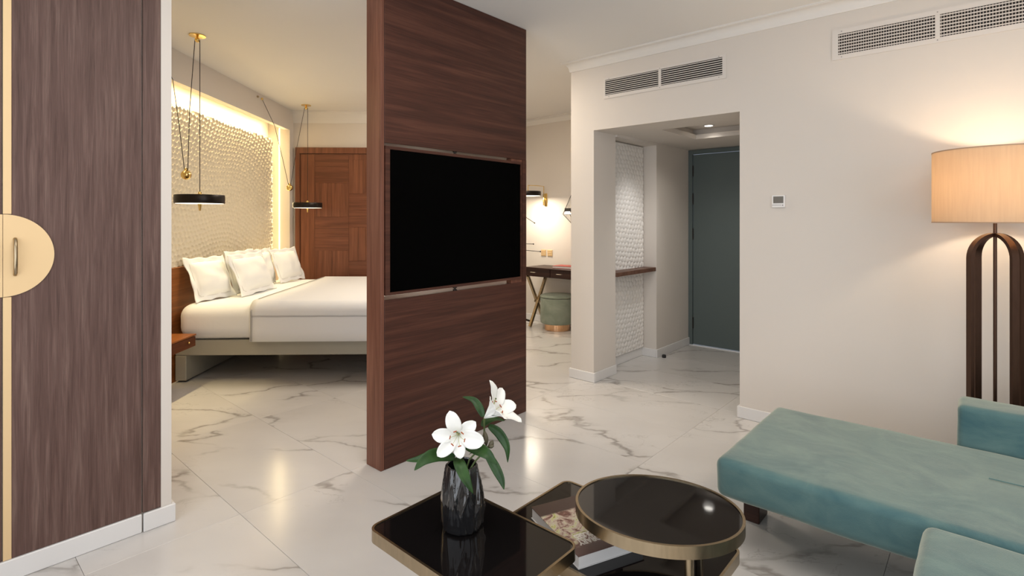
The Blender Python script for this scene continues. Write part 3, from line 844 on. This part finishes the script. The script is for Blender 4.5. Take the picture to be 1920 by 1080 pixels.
def leaf(parent, pts, W, roll=0.0, fold=.25, m=None):
    pts = [Vector(p) for p in pts]
    n = 18; path = []
    for i in range(n + 1):                       # Catmull-Rom through the points
        u = i / n * (len(pts) - 1); k = min(int(u), len(pts) - 2); f = u - k
        p0 = pts[max(k - 1, 0)]; p1 = pts[k]; p2 = pts[k + 1]; p3 = pts[min(k + 2, len(pts) - 1)]
        path.append(.5 * ((2 * p1) + (p2 - p0) * f + (2 * p0 - 5 * p1 + 4 * p2 - p3) * f * f + (3 * p1 - p0 - 3 * p2 + p3) * f ** 3))
    rows = []
    for i, p in enumerate(path):
        s = i / n; d_ = (path[min(i + 1, n)] - path[max(i - 1, 0)]).normalized()
        side = d_.cross(Vector((0, -.55, .85))).normalized(); nr = side.cross(d_)
        side = side * math.cos(roll) + nr * math.sin(roll); nr = side.cross(d_)
        wd_ = W * max(.03, math.sin(PI * (.04 + .96 * s) ** .8)) ** .9
        rows.append([p + side * (q * wd_ / 2) + nr * (abs(q) * fold * wd_ * .5) for q in (-1, -.66, -.33, 0, .33, .66, 1)])
    bm = NB(); grid_mesh(bm, rows); o = obj('leaf', bm, m or LEAF, parent, smooth='full'); solid(o, .0007); return o
def lily(name, label, centre, axis, petals, stem_pts, leaves, stamens=6, curved=0, saz=None):
    f = thing(name, label, 'flower', VT, 0, 'white lilies in the black vase')
    O = Vector(centre) - VT
    bm = NB(); tube(bm, [Vector(p) - VT for p in stem_pts] + [O], .0028, 8); obj('stem', bm, STEM, f, smooth=True)
    for k, (az, L, W, op, cu) in enumerate(petals): petal(f, O, axis, math.radians(az), L, W, op, cu, k * 1.7, .035)
    axis = axis.normalized(); ref = Vector((0, 0, 1)) - axis * axis.z; ref.normalize(); sd = axis.cross(ref)
    for k in range(stamens):
        az = 2 * PI * (k + .3) / stamens; o_ = ref * math.cos(az) + sd * math.sin(az)
        e = O + axis * .058 + o_ * .022; mid = O + axis * .034 + o_ * .008
        bm = NB(); tube(bm, [O + axis * .004, mid, e], .0007, 6); s_ = obj('stamen', bm, FILAMENT, f, smooth=True)
        t_ = axis.cross(o_); bm = NB(); tube(bm, [e - t_ * .005, e + t_ * .0052], .0017, 6); obj('anther', bm, ANTHER, s_, smooth=True)
    bm = NB(); tube(bm, [O, O + axis * .035 + ref * .006, O + axis * .070 + ref * .022], .0011, 8); pi_ = obj('pistil', bm, FILAMENT, f, smooth=True)
    bm = NB(); sphere(bm, O + axis * .071 + ref * .0225, .0028, 10, 6); obj('stigma', bm, STEM, pi_, smooth='full')
    for pts, W, roll in leaves: leaf(f, [Vector(p) - VT for p in pts], W, roll)
    return f
D0 = 1.66
# azimuths are measured from 'up' (reference) about the flower axis
ax1 = Vector((.03, -1, .10))
def azi(dx, dy): return -math.degrees(math.atan2(dx, dy))
pet1 = []
for (dx, dy, Lp, Wp) in ((-15, 47, 52, .037), (30, 24, 44, .034), (46, -8, 52, .044), (5, -38, 42, .030), (-37, -33, 52, .034), (-45, 5, 50, .036)):
    pet1.append((azi(dx, dy), Lp * .00165 * 1.16, Wp, 62, 34))
c1 = P(860, 812, 1.645)
lily('lily', 'white lily wide open facing forward, low in the vase', c1, ax1, pet1,
     [P(864, 905, 1.68), P(866, 866, 1.68), P(864, 838, 1.69), P(861, 820, 1.67)],
     [([P(853, 858, 1.66), P(822, 853, 1.62), P(796, 862, 1.58), P(777, 882, 1.55)], .040, .5),
      ([P(845, 860, 1.70), P(812, 854, 1.71), P(784, 861, 1.72), P(761, 864, 1.73)], .026, .4),
      ([P(858, 858, 1.645), P(862, 872, 1.59), P(874, 900, 1.565), P(887, 925, 1.565)], .036, .1),
      ([P(872, 836, 1.66), P(895, 842, 1.63), P(915, 853, 1.60), P(931, 871, 1.59)], .038, -.3),
      ([P(858, 852, 1.70), P(848, 820, 1.74), P(842, 795, 1.77), P(838, 778, 1.79)], .022, .3)])
ax2 = (P(944, 752, 1.640) - P(907, 783, 1.66)); 
pet2 = [(0, .128, .040, 22, 95), (60, .112, .036, 26, 60), (120, .116, .040, 28, 60), (180, .126, .044, 32, 45), (240, .112, .040, 26, 60), (300, .112, .036, 24, 80)]
lily('lily', 'white lily seen from the side, rising highest and opening to the right', P(908, 784, 1.66), ax2, pet2,
     [P(870, 900, 1.69), P(880, 862, 1.69), P(902, 838, 1.68), P(908, 810, 1.67)],
     [([P(906, 838, 1.67), P(926, 870, 1.64), P(940, 898, 1.62), P(945, 918, 1.61)], .030, -.6),
      ([P(916, 798, 1.67), P(936, 812, 1.65), P(951, 838, 1.63), P(952, 867, 1.62)], .030, -.7),
      ([P(906, 782, 1.66), P(900, 766, 1.67), P(888, 750, 1.69), P(867, 744, 1.71)], .024, .3),
      ([P(905, 800, 1.67), P(915, 790, 1.70), P(930, 786, 1.73), P(946, 789, 1.75)], .034, .2),
      ([P(880, 852, 1.67), P(893, 846, 1.64), P(912, 846, 1.62), P(925, 852, 1.62)], .022, .2)])
bd = thing('lily_bud_stem', 'brownish closed lily buds on a short stem right of the open bloom', 'flower', VT, 0)
bm = NB(); tube(bm, [P(872, 895, 1.66) - VT, P(890, 866, 1.65) - VT, P(912, 842, 1.64) - VT, P(922, 828, 1.63) - VT], .0026, 8); obj('stem', bm, STEM, bd, smooth=True)
for p0, p1, r_ in ((P(912, 836, 1.64), P(909, 808, 1.64), .0085), (P(918, 840, 1.63), P(924, 826, 1.62), .008), (P(915, 838, 1.63), P(926, 836, 1.61), .006)):
    a_, b_ = p0 - VT, p1 - VT; bm = NB(); n_ = 8
    tube(bm, [a_ + (b_ - a_) * t for t in (0, .02)], .001, 8); 
    rowsp = [a_ + (b_ - a_) * (i / n_) for i in range(n_ + 1)]; rad = [r_ * math.sin(PI * (.05 + .9 * i / n_)) for i in range(n_ + 1)]
    dd = (b_ - a_).normalized(); s1 = dd.cross(Vector((0, 1, .2))).normalized(); s2 = dd.cross(s1); prev = None
    for c_, q_ in zip(rowsp, rad):
        cur = [bm.verts.new(c_ + (s1 * math.cos(t) + s2 * math.sin(t)) * q_) for t in (2 * PI * k / 10 for k in range(10))]
        if prev:
            for k in range(10): bm.faces.new((prev[k], prev[(k + 1) % 10], cur[(k + 1) % 10], cur[k]))
        prev = cur
    obj('bud', bm, BUD, bd, smooth='full')

# ------------------------------------------------------------------ bed
r0, e0 = -1.65, 5.49
bed = thing('bed', 'king-size bed with white linen on a low sage upholstered frame', 'bed', B(r0, e0), TB)
def bo(bm, x0, x1, y0, y1, z0_, z1_, bev=0, seg=1): box(bm, x0 - r0, x1 - r0, y0 - e0, y1 - e0, z0_, z1_, bev, seg)
bm = NB(); bo(bm, -2.685, -.60, 4.53, 6.45, .224, .352, .008, 2); obj('rail', bm, BEDFAB, bed)
bm = NB(); bo(bm, -2.685, -2.594, 4.53, 6.45, .014, .2235, .006, 2); obj('leg_panel', bm, BEDFAB, bed)
bm = NB(); bo(bm, -.80, -.71, 4.53, 6.45, .014, .2235, .006, 2); obj('leg_panel', bm, BEDFAB, bed)
for x in (-2.675, -.79):
    for y in (4.56, 6.36):
        bm = NB(); bo(bm, x, x + .06, y, y + .05, .0005, .0138); obj('foot', bm, RUBBER, bed)
soft('mattress', -2.662 - r0, -.62 - r0, 4.495 - e0, 6.47 - e0, .353, .652, .105, LINEN, bed, .004, 5, .1, 6)
def duvet(x0, x1, off, m, name, zt=.672, zb=.350):
    R = .085; path = [(4.478 - off, zb), (4.478 - off, .45), (4.478 - off, zt + off - R)]
    path += [(4.478 - off + R - R * math.cos(t), zt + off - R + R * math.sin(t)) for t in np.linspace(.2, PI / 2, 8)]
    path += [(e, zt + off) for e in np.linspace(4.7, 6.25, 16)]
    path += [(6.487 + off - R + R * math.sin(t), zt + off - R + R * math.cos(t)) for t in np.linspace(0, PI / 2, 8)]
    path += [(6.487 + off, zb)]
    bm = NB(); rows = []
    nx = 26
    for i in range(nx + 1):
        x = x0 + (x1 - x0) * i / nx; row = []
        for e, z in path:
            nz = noise.noise(Vector((x * 2.2, e * 2.2, z * 3))) * .003
            row.append((x - r0, e - e0 + (nz if z < zt - .03 else 0) - (.002 if e < 5 else -.002), z + (nz if z >= zt - .03 else 0)))
        rows.append(row)
    grid_mesh(bm, rows); o = obj(name, bm, m, bed, smooth='full'); solid(o, .010); return o
dv = duvet(-2.045, -.60, .004, LINEN, 'duvet')
bm = NB()
for z in (.556, .564): tube(bm, [(-2.03 - r0 + 1.43 * k / 20, 4.4635 - e0 + .001 * math.sin(k), z + .001 * math.sin(k * 1.7)) for k in range(21)], .0014, 5)
for x in (-2.035, -2.026):
    pts = [(x - r0, 4.4645 - e0, z) for z in (.352, .45, .56, .60)] + [(x - r0, 4.49 - e0, .648), (x - r0, 4.53 - e0, .6755), (x - r0, 4.62 - e0, .684)] + [(x - r0 , e - e0, .686) for e in np.linspace(4.8, 6.3, 8)]
    tube(bm, pts, .0016, 5)
obj('embroidered_hem', bm, THREAD, dv)

def pillow(label, cx, cy, w_, h_, yaw, lean, zb=.655, th_=.13, seed=0):
    rz_ = math.radians(yaw)
    o = thing('pillow', label, 'pillow', (cx, cy, zb), rz_, 'white pillows with scalloped borders on the bed')
    n = 40; fl_ = .045
    bm = NB(); front = []; back = []
    lean_ = math.radians(lean)
    def place(x, y, z):
        # gentle slump, lean back about the bottom edge
        return (x, y * math.cos(lean_) + z * math.sin(lean_), z * math.cos(lean_) - y * math.sin(lean_))
    for sgn, store in ((-1, front), (1, back)):
        for i in range(n + 1):
            row = []
            for j in range(n + 1):
                u = i / n * 2 - 1; v = j / n * 2 - 1
                ex = 1 + .028 * math.sin((v + 1) * 7.5 + seed) * (abs(u) ** 6); ez = 1 + .028 * math.sin((u + 1) * 8.5 + seed * 2) * (abs(v) ** 6)
                # corners slightly pulled out, sides drawn in
                x = u * w_ / 2 * ex * (1 - .05 * (1 - v * v) * abs(u)); z = (v * ez * (1 - .05 * (1 - u * u) * abs(v)) + 1) * h_ / 2
                iu = min(1, abs(u) / (1 - 2 * fl_ / w_)); iv = min(1, abs(v) / (1 - 2 * fl_ / h_))
                pf = max(0, (1 - iu ** 2.6)) ** .55 * max(0, (1 - iv ** 2.6)) ** .55
                t = th_ / 2 * pf + .003
                wv = .006 * math.sin(u * 9 + v * 5 + seed) * (1 if pf < .05 else 0)
                t += noise.noise(Vector((u * 2 + seed * 3, v * 2, sgn))) * .014 * pf
                row.append(bm.verts.new(place(x, sgn * t + wv - .0, z + (-.0))))
            store.append(row)
    for store in (front, back):
        for a_, b_ in zip(store, store[1:]):
            for k in range(n): bm.faces.new((a_[k], a_[k + 1], b_[k + 1], b_[k]))
    for k in range(n):
        bm.faces.new((front[0][k], front[0][k + 1], back[0][k + 1], back[0][k])); bm.faces.new((front[n][k], front[n][k + 1], back[n][k + 1], back[n][k]))
        bm.faces.new((front[k][0], front[k + 1][0], back[k + 1][0], back[k][0])); bm.faces.new((front[k][n], front[k + 1][n], back[k + 1][n], back[k][n]))
    obj('cushion', bm, LINEN, o, smooth='full')
    iw, ih = w_ / 2 - fl_, h_ / 2 - fl_
    bm = NB(); pts = []
    for k in range(61):
        t = 2 * PI * k / 60; c_, s_ = math.cos(t), math.sin(t); q = max(abs(c_), abs(s_)); x, z = iw * c_ / q, ih * s_ / q + h_ / 2
        pts.append(place(x, -.0065, z))
    tube(bm, pts, .0016, 5); obj('piping', bm, THREADL, o)
    return o
pillow('nearest white pillow leaning on the headboard beside the nightstand', -2.60, 4.73, .46, .40, 77, 21, seed=1)
pillow('large white pillow in front of the others at the middle of the row', -2.42, 5.16, .66, .41, 89, 22, seed=2)
pillow('white pillow mostly hidden behind the large middle pillow', -2.60, 5.30, .56, .415, 89, 15, seed=3)
pillow('white pillow standing behind, between the middle and farthest pillows', -2.64, 5.78, .42, .40, 87, 12, seed=4)
pillow('farthest white pillow at the door end of the bed', -2.50, 6.13, .56, .40, 84, 20, seed=5)

hb = thing('headboard', 'low walnut headboard panel running behind the bed', 'headboard', B(-2.73, 5.0), TB)
bm = NB(); box(bm, -.046, .035, -1.6, 1.5, .0005, .955, .003); obj('panel', bm, WOOD_HEAD, hb)

ns = thing('nightstand', 'small wall-hung brown wooden nightstand with brass-knobbed drawer beside the bed', 'nightstand', B(-2.57, 4.15, .33), TB)
bm = NB(); box(bm, -.120, .105, -.27, .27, .001, .085, .002); obj('body', bm, WOOD_HEAD, ns)
bm = NB(); box(bm, -.122, .118, -.275, .275, .0855, .100, .002); obj('top', bm, WOOD_HEAD, ns)
bm = NB(); box(bm, .1055, .117, -.265, .265, .004, .082, .0015); dw = obj('drawer', bm, wood('nightstand_front', rgb(84, 42, 22), rgb(100, 54, 30), rgb(116, 66, 38), 1, .4), ns)
for y in (.16, -.16):
    bm = NB(); sphere(bm, (.124, y, .05), .008, 12, 8); obj('knob', bm, GOLD, dw, smooth='full')

# ------------------------------------------------------------------ bedroom door
d2 = bpy.data.objects.new('door_2', None); COL.objects.link(d2); d2['kind'] = 'structure'
d2.location = B(-2.51, 6.74); d2.rotation_euler = (0, 0, TB)
DW, DH = 1.30, 2.25
bm = NB(); box(bm, 0, .055, -.04, -.0005, .0005, DH, .002); box(bm, DW - .055, DW, -.04, -.0005, .0005, DH, .002); box(bm, .055, DW - .055, -.04, -.0005, DH - .075, DH, .002)
obj('door_frame', bm, WOOD_DOORV, d2)
bm = NB(); box(bm, .058, DW - .058, -.018, -.001, .002, DH - .078); leaf2 = obj('door_leaf', bm, WOOD_DOORV, d2)
x0, x1, zt = .06, DW - .06, DH - .08
def vene(xa, xb, za, zb_, vert):
    xa, xb, za, zb_ = max(xa, x0), min(xb, x1), max(za, .004), min(zb_, zt)
    if xb - xa < .02 or zb_ - za < .02: return
    bm = NB(); g_ = .0012; box(bm, xa + g_, xb - g_, -.022 - random.random() * .0015, -.0182, za + g_, zb_ - g_, .0008)
    obj('veneer_panel', bm, WOOD_DOORV if vert else WOOD_DOORH, leaf2)
vene(x0, x0 + .175, 0, zt, True)
S = .42
for ii in range(3):
    for jj in range(6):
        xa = x0 + .175 + S * ii; za = zt - S * (jj + 1) - (.13 if ii % 2 else 0) + .06
        if (ii + jj) % 2:
            for q in range(2): vene(xa + q * S / 2, xa + (q + 1) * S / 2, za, za + S, True)
        else:
            for q in range(2): vene(xa, xa + S, za + q * S / 2, za + (q + 1) * S / 2, False)

# ------------------------------------------------------------------ pendants over the nightstands
def disc_shade(parent, c, R, h):
    bm = NB(); lathe(bm, [(0, h / 2 - .004), (R - .006, h / 2 - .004), (R - .003, h / 2), (R, h / 2 - .005), (R + .001, 0), (R, -h / 2 + .005), (R - .003, -h / 2), (R - .009, -h / 2), (R - .012, -h / 2 + .012), (R - .012, h / 2 - .01), (0, h / 2 - .01)], 48, *c)
    s = obj('shade', bm, BLACKMETAL, parent, smooth=35)
    bm = NB(); lathe(bm, [(0, 0), (R - .010, 0), (R - .010, .005), (0, .005)], 48, c[0], c[1], c[2] - h / 2 - .0005); obj('diffuser', bm, DIFFUSER, s)
    return s
def pendant(label, ceil_xy, zc, ball, anchor, kink):
    X0, Y0 = ceil_xy
    p = thing('pendant_lamp', label, 'pendant lamp', (X0, Y0, zc), 0, 'black disc pendant lamps by the bed')
    o_ = Vector((X0, Y0, zc)); ctop = CH - zc
    bm = NB(); lathe(bm, [(0, -.008), (.055, -.008), (.055, -.001), (0, -.001)], 28, 0, 0, ctop); obj('canopy', bm, GOLD, p, smooth=30)
    bm = NB(); sphere(bm, (0, 0, ctop - .035), .018, 14, 8); lathe(bm, [(0, -.05), (.008, -.05), (.008, -.008), (0, -.008)], 10, 0, 0, ctop); obj('pulley', bm, GOLD, p, smooth='full')
    disc_shade(p, (.018, 0, 0), .164, .062)
    bm = NB(); lathe(bm, [(0, .031), (.05, .031), (.05, .036), (.012, .040), (.010, .055), (0, .055)], 20, .018, 0, 0); obj('shade_cap', bm, GOLD, p, smooth=30)
    bm = NB(); lathe(bm, [(0, -.085), (.006, -.083), (.009, -.065), (.011, -.045), (.016, -.034), (0, -.033)], 16, .018, 0, 0); obj('finial', bm, GOLD, p, smooth=True)
    bm = NB(); tube(bm, [(.018, 0, .05), (.018, 0, ctop - .035)], .0026, 6); obj('cord', bm, CORD, p)
    bl = ball - o_; an = anchor - o_; kk = kink - o_
    bm = NB(); tube(bm, [(-.018, 0, ctop - .035), bl * .5 + Vector((-.018, 0, ctop - .035)) * .5 + Vector((-.006, 0, -.01)), bl + Vector((.012, 0, .03))], .0026, 6)
    tube(bm, [bl + Vector((-.012, 0, .03)), (bl + kk) * .5, kk, an], .0026, 6); obj('counterweight_cord', bm, CORD, p)
    bm = NB(); sphere(bm, bl, .036, 20, 12); lathe(bm, [(0, 0), (.014, 0), (.010, .02), (0, .022)], 14, bl.x, bl.y, bl.z + .03); obj('counterweight', bm, GOLD, p, smooth='full')
    bm = NB(); bmesh.ops.create_uvsphere(bm, u_segments=10, v_segments=8, radius=.013, matrix=Matrix.Translation(an)); obj('wall_anchor', bm, GOLD, p, smooth='full')
    return p
pendant('black disc pendant with gold counterweight, nearer one above the nightstand', (-2.291, 3.903), 1.505, P(349, 328, 4.0), B(-2.54, 4.16, 2.545), P(324, 150, 4.12))
pendant('black disc pendant with gold counterweight, farther one before the wooden door', (-2.417, 6.293), 1.523, P(543, 352, 6.12), B(-2.535, 5.83, 2.653), P(515, 236, 5.95))
o = thing('wall_hook', 'tiny brass wall hook beside the farther pendant cord anchor', 'hook', B(-2.545, 5.73, 2.655), TB)
bm = NB(); bmesh.ops.create_uvsphere(bm, u_segments=10, v_segments=8, radius=.012, matrix=Matrix.Translation((.010, 0, 0))); obj('knob', bm, BRASS, o, smooth='full')

# ------------------------------------------------------------------ desk alcove
dk = thing('desk', 'dark espresso writing desk with crossed brass legs', 'desk', A(5.16, 4.38), RA)
# local x = 4.38 - b
bm = NB(); box(bm, 0, 1.36, 0, .40, .742, .76, .002); obj('top', bm, WOOD_DESK, dk)
bm = NB(); box(bm, .003, 1.357, .012, .397, .647, .7415, .001); obj('body', bm, WOOD_DESK, dk)
for k in range(3):
    bm = NB(); box(bm, .012 + k * .40, .012 + k * .40 + .39, .003, .0118, .651, .739, .001); q = obj('drawer', bm, WOOD_DESK, dk)
    bm = NB(); c_ = .145 + k * .40; tube(bm, [(c_ - .04, .003, .70), (c_ - .035, -.012, .70), (c_ + .035, -.012, .70), (c_ + .04, .003, .70)], .004, 8); obj('handle', bm, CHROME, q, smooth=True)
for x in (.04, 1.30):
    bm = NB(); bar(bm, (x, .02, .646), (x, .36, .012), .032, .032, (1, 0, 0)); obj('leg', bm, BRASS, dk)
    bm = NB(); bar(bm, (x + .034, .36, .646), (x + .034, .02, .012), .032, .032, (1, 0, 0)); obj('leg', bm, BRASS, dk)
bm = NB(); box(bm, .02, 1.34, .17, .19, .30, .32); obj('stretcher', bm, BRASS, dk)
rb = thing('red_book', 'closed red-covered book lying on the desk', 'book', A(5.36, 3.86, .761), RA + .1)
bm = NB(); box(bm, -.15, .15, -.10, .10, .003, .024); obj('pages', bm, PAGES, rb)
bm = NB(); box(bm, -.153, .153, -.103, .103, 0, .003); box(bm, -.153, .153, -.103, .103, .024, .029); obj('cover', bm, REDCOVER, rb)

st = thing('stool', 'round sage velvet stool with copper base tucked under the desk', 'stool', (.56, 6.63, 0), 0)
bm = NB(); lathe(bm, [(0, .0005), (.155, .0005), (.158, .004), (.158, .082), (0, .082)], 48); obj('base', bm, COPPER, st, smooth=30)
bm = NB(); lathe(bm, [(0, .083), (.195, .083), (.207, .092), (.210, .12), (.210, .385), (.205, .395), (.19, .398), (0, .398)], 56); obj('seat', bm, SAGE, st, smooth=True)
bm = NB(); lathe(bm, [(0, .399), (.198, .399), (.212, .405), (.212, .415), (.198, .428), (.12, .438), (0, .441)], 56); obj('cushion', bm, SAGE, st, smooth=True)

wl = thing('wall_lamp', 'brass swing-arm wall lamp with black disc shade above the desk', 'lamp', A(5.58, 4.36, 1.60), RA)
bm = NB(); box(bm, -.022, .022, -.012, -.0005, -.07, .10, .004); obj('wall_plate', bm, GOLD, wl)
wi = Matrix.Rotation(-RA, 3, 'Z')
def inW(v): return wi @ (Vector(v) - wl.location)
dc = inW((.204, 6.83, 1.686))
bm = NB(); pl = Vector((0, -.012, .02)); up1 = Vector((0, -.05, .19))
tube(bm, [pl, Vector((0, -.05, .03)), up1, Vector((dc.x * .5, (dc.y + up1.y) * .5, .195)), Vector((dc.x + .0, dc.y, .19)), Vector((dc.x, dc.y, dc.z + .03))], .005, 8); obj('arm', bm, GOLD, wl)
bm = NB(); tube(bm, [(0, -.05, -.06), (0, -.05, .09)], .012, 12); obj('pivot', bm, GOLD, wl, smooth=35)
disc_shade(wl, tuple(dc), .165, .058)

for b_, z_, lab in ((4.40, .916, 'brass wall socket plate above the desk, left one of the pair'), (4.295, .916, 'brass wall switch plate above the desk, right one of the pair')):
    s = thing('socket_plate', lab, 'wall socket', A(5.58, b_, z_), RA, 'brass plates above the desk')
    bm = NB(); box(bm, -.042, .042, -.008, -.0005, -.043, .043, .003); obj('plate', bm, SATIN, s)
    bm = NB()
    for k in (-1, 0, 1): box(bm, -.03, .03, -.011, -.008, -.008 + k * .024, .008 + k * .024, .001)
    obj('rocker', bm, SATIN, s)

# wire-frame lantern hanging beside the pillar
ln = thing('geometric_lantern', 'diamond-shaped wire and glass pendant lantern half hidden by the pillar', 'pendant lamp', (.825, 6.55, 1.42), 0)
R_ = .203; top = Vector((0, 0, .47)); bot = Vector((0, 0, -.215))
cs = [Vector((R_ * math.cos(t), R_ * math.sin(t), 0)) for t in (PI + 2 * PI * k / 6 for k in range(6))]
bm = NB()
for c_ in cs: tube(bm, [top, c_, bot], .004, 6)
for k in range(6): tube(bm, [cs[k], cs[(k + 1) % 6]], .003, 6)
obj('wire_frame', bm, BLACKMETAL, ln)
bm = NB(); sc_ = .96
vv = [bm.verts.new(c * sc_) for c in cs]; vt = bm.verts.new(top * sc_); vb = bm.verts.new(bot * sc_)
for k in range(6): bm.faces.new((vv[k], vv[(k + 1) % 6], vt)); bm.faces.new((vv[(k + 1) % 6], vv[k], vb))
o = obj('glass_pane', bm, GLASSM, ln); solid(o, .003)
bm = NB(); q = .045 / .47
ring(bm, [((R_ * .90) * math.cos(t), (R_ * .90) * math.sin(t)) for t in (PI + PI / 3 * k for k in range(6))], [((R_ * .86) * math.cos(t), (R_ * .86) * math.sin(t)) for t in (PI + PI / 3 * k for k in range(6))], .034, .074)
obj('band', bm, BLACKMETAL, ln)
bm = NB(); tube(bm, [(0, 0, .47), (0, 0, CH - 1.42 - .012)], .003, 6); lathe(bm, [(0, -.012), (.05, -.012), (.05, -.001), (0, -.001)], 20, 0, 0, CH - 1.42); obj('cord', bm, BLACKMETAL, ln)

# coat stand whose arms show past the partition
cs_ = thing('coat_stand', 'black coat stand behind the partition, thin arms with round tips showing', 'coat stand', (.07, 7.0, 0), 0)
bm = NB(); tube(bm, [(0, 0, .02), (0, 0, 1.62)], .013, 12); obj('pole', bm, BLACKMETAL, cs_, smooth=True)
for k in range(4):
    t = .1 + PI / 2 * k
    bm = NB(); tube(bm, [(0, 0, .09), (.10 * math.cos(t), .10 * math.sin(t), .05), (.20 * math.cos(t), .20 * math.sin(t), .016)], .013, 8); obj('foot', bm, BLACKMETAL, cs_, smooth=True)
for z0_, x1_, z1_ in ((1.46, .225, 1.31), (1.045, .21, 1.035), (.965, .30, .937)):
    for sg in (1, -1):
        bm = NB(); tube(bm, [(0, 0, z0_), (sg * x1_, 0, z1_)], .0045, 6); hk = obj('arm', bm, BLACKMETAL, cs_, smooth=True)
        bm = NB(); sphere(bm, (sg * x1_, 0, z1_), .0095, 10, 6); obj('tip', bm, BLACKMETAL, hk, smooth='full')

# window frames behind the camera
for nm, l0, l1, pl_ in (('window_1', -1.15, 2.35, 'a'), ('window_2', .05, 2.35, 'b')):
    bm = NB()
    def wb(u0, u1, z0_, z1_):
        if pl_ == 'a': bA(bm, -1.38, -1.33, u0, u1, z0_, z1_)
        else: bA(bm, u0, u1, -2.35, -2.30, z0_, z1_)
    wb(l0, l1, .35, .41); wb(l0, l1, 2.46, 2.52); wb(l0, l0 + .06, .41, 2.46); wb(l1 - .06, l1, .41, 2.46); wb((l0 + l1) / 2 - .03, (l0 + l1) / 2 + .03, .41, 2.46)
    struct(nm, bm, TRIM, rz=RA)
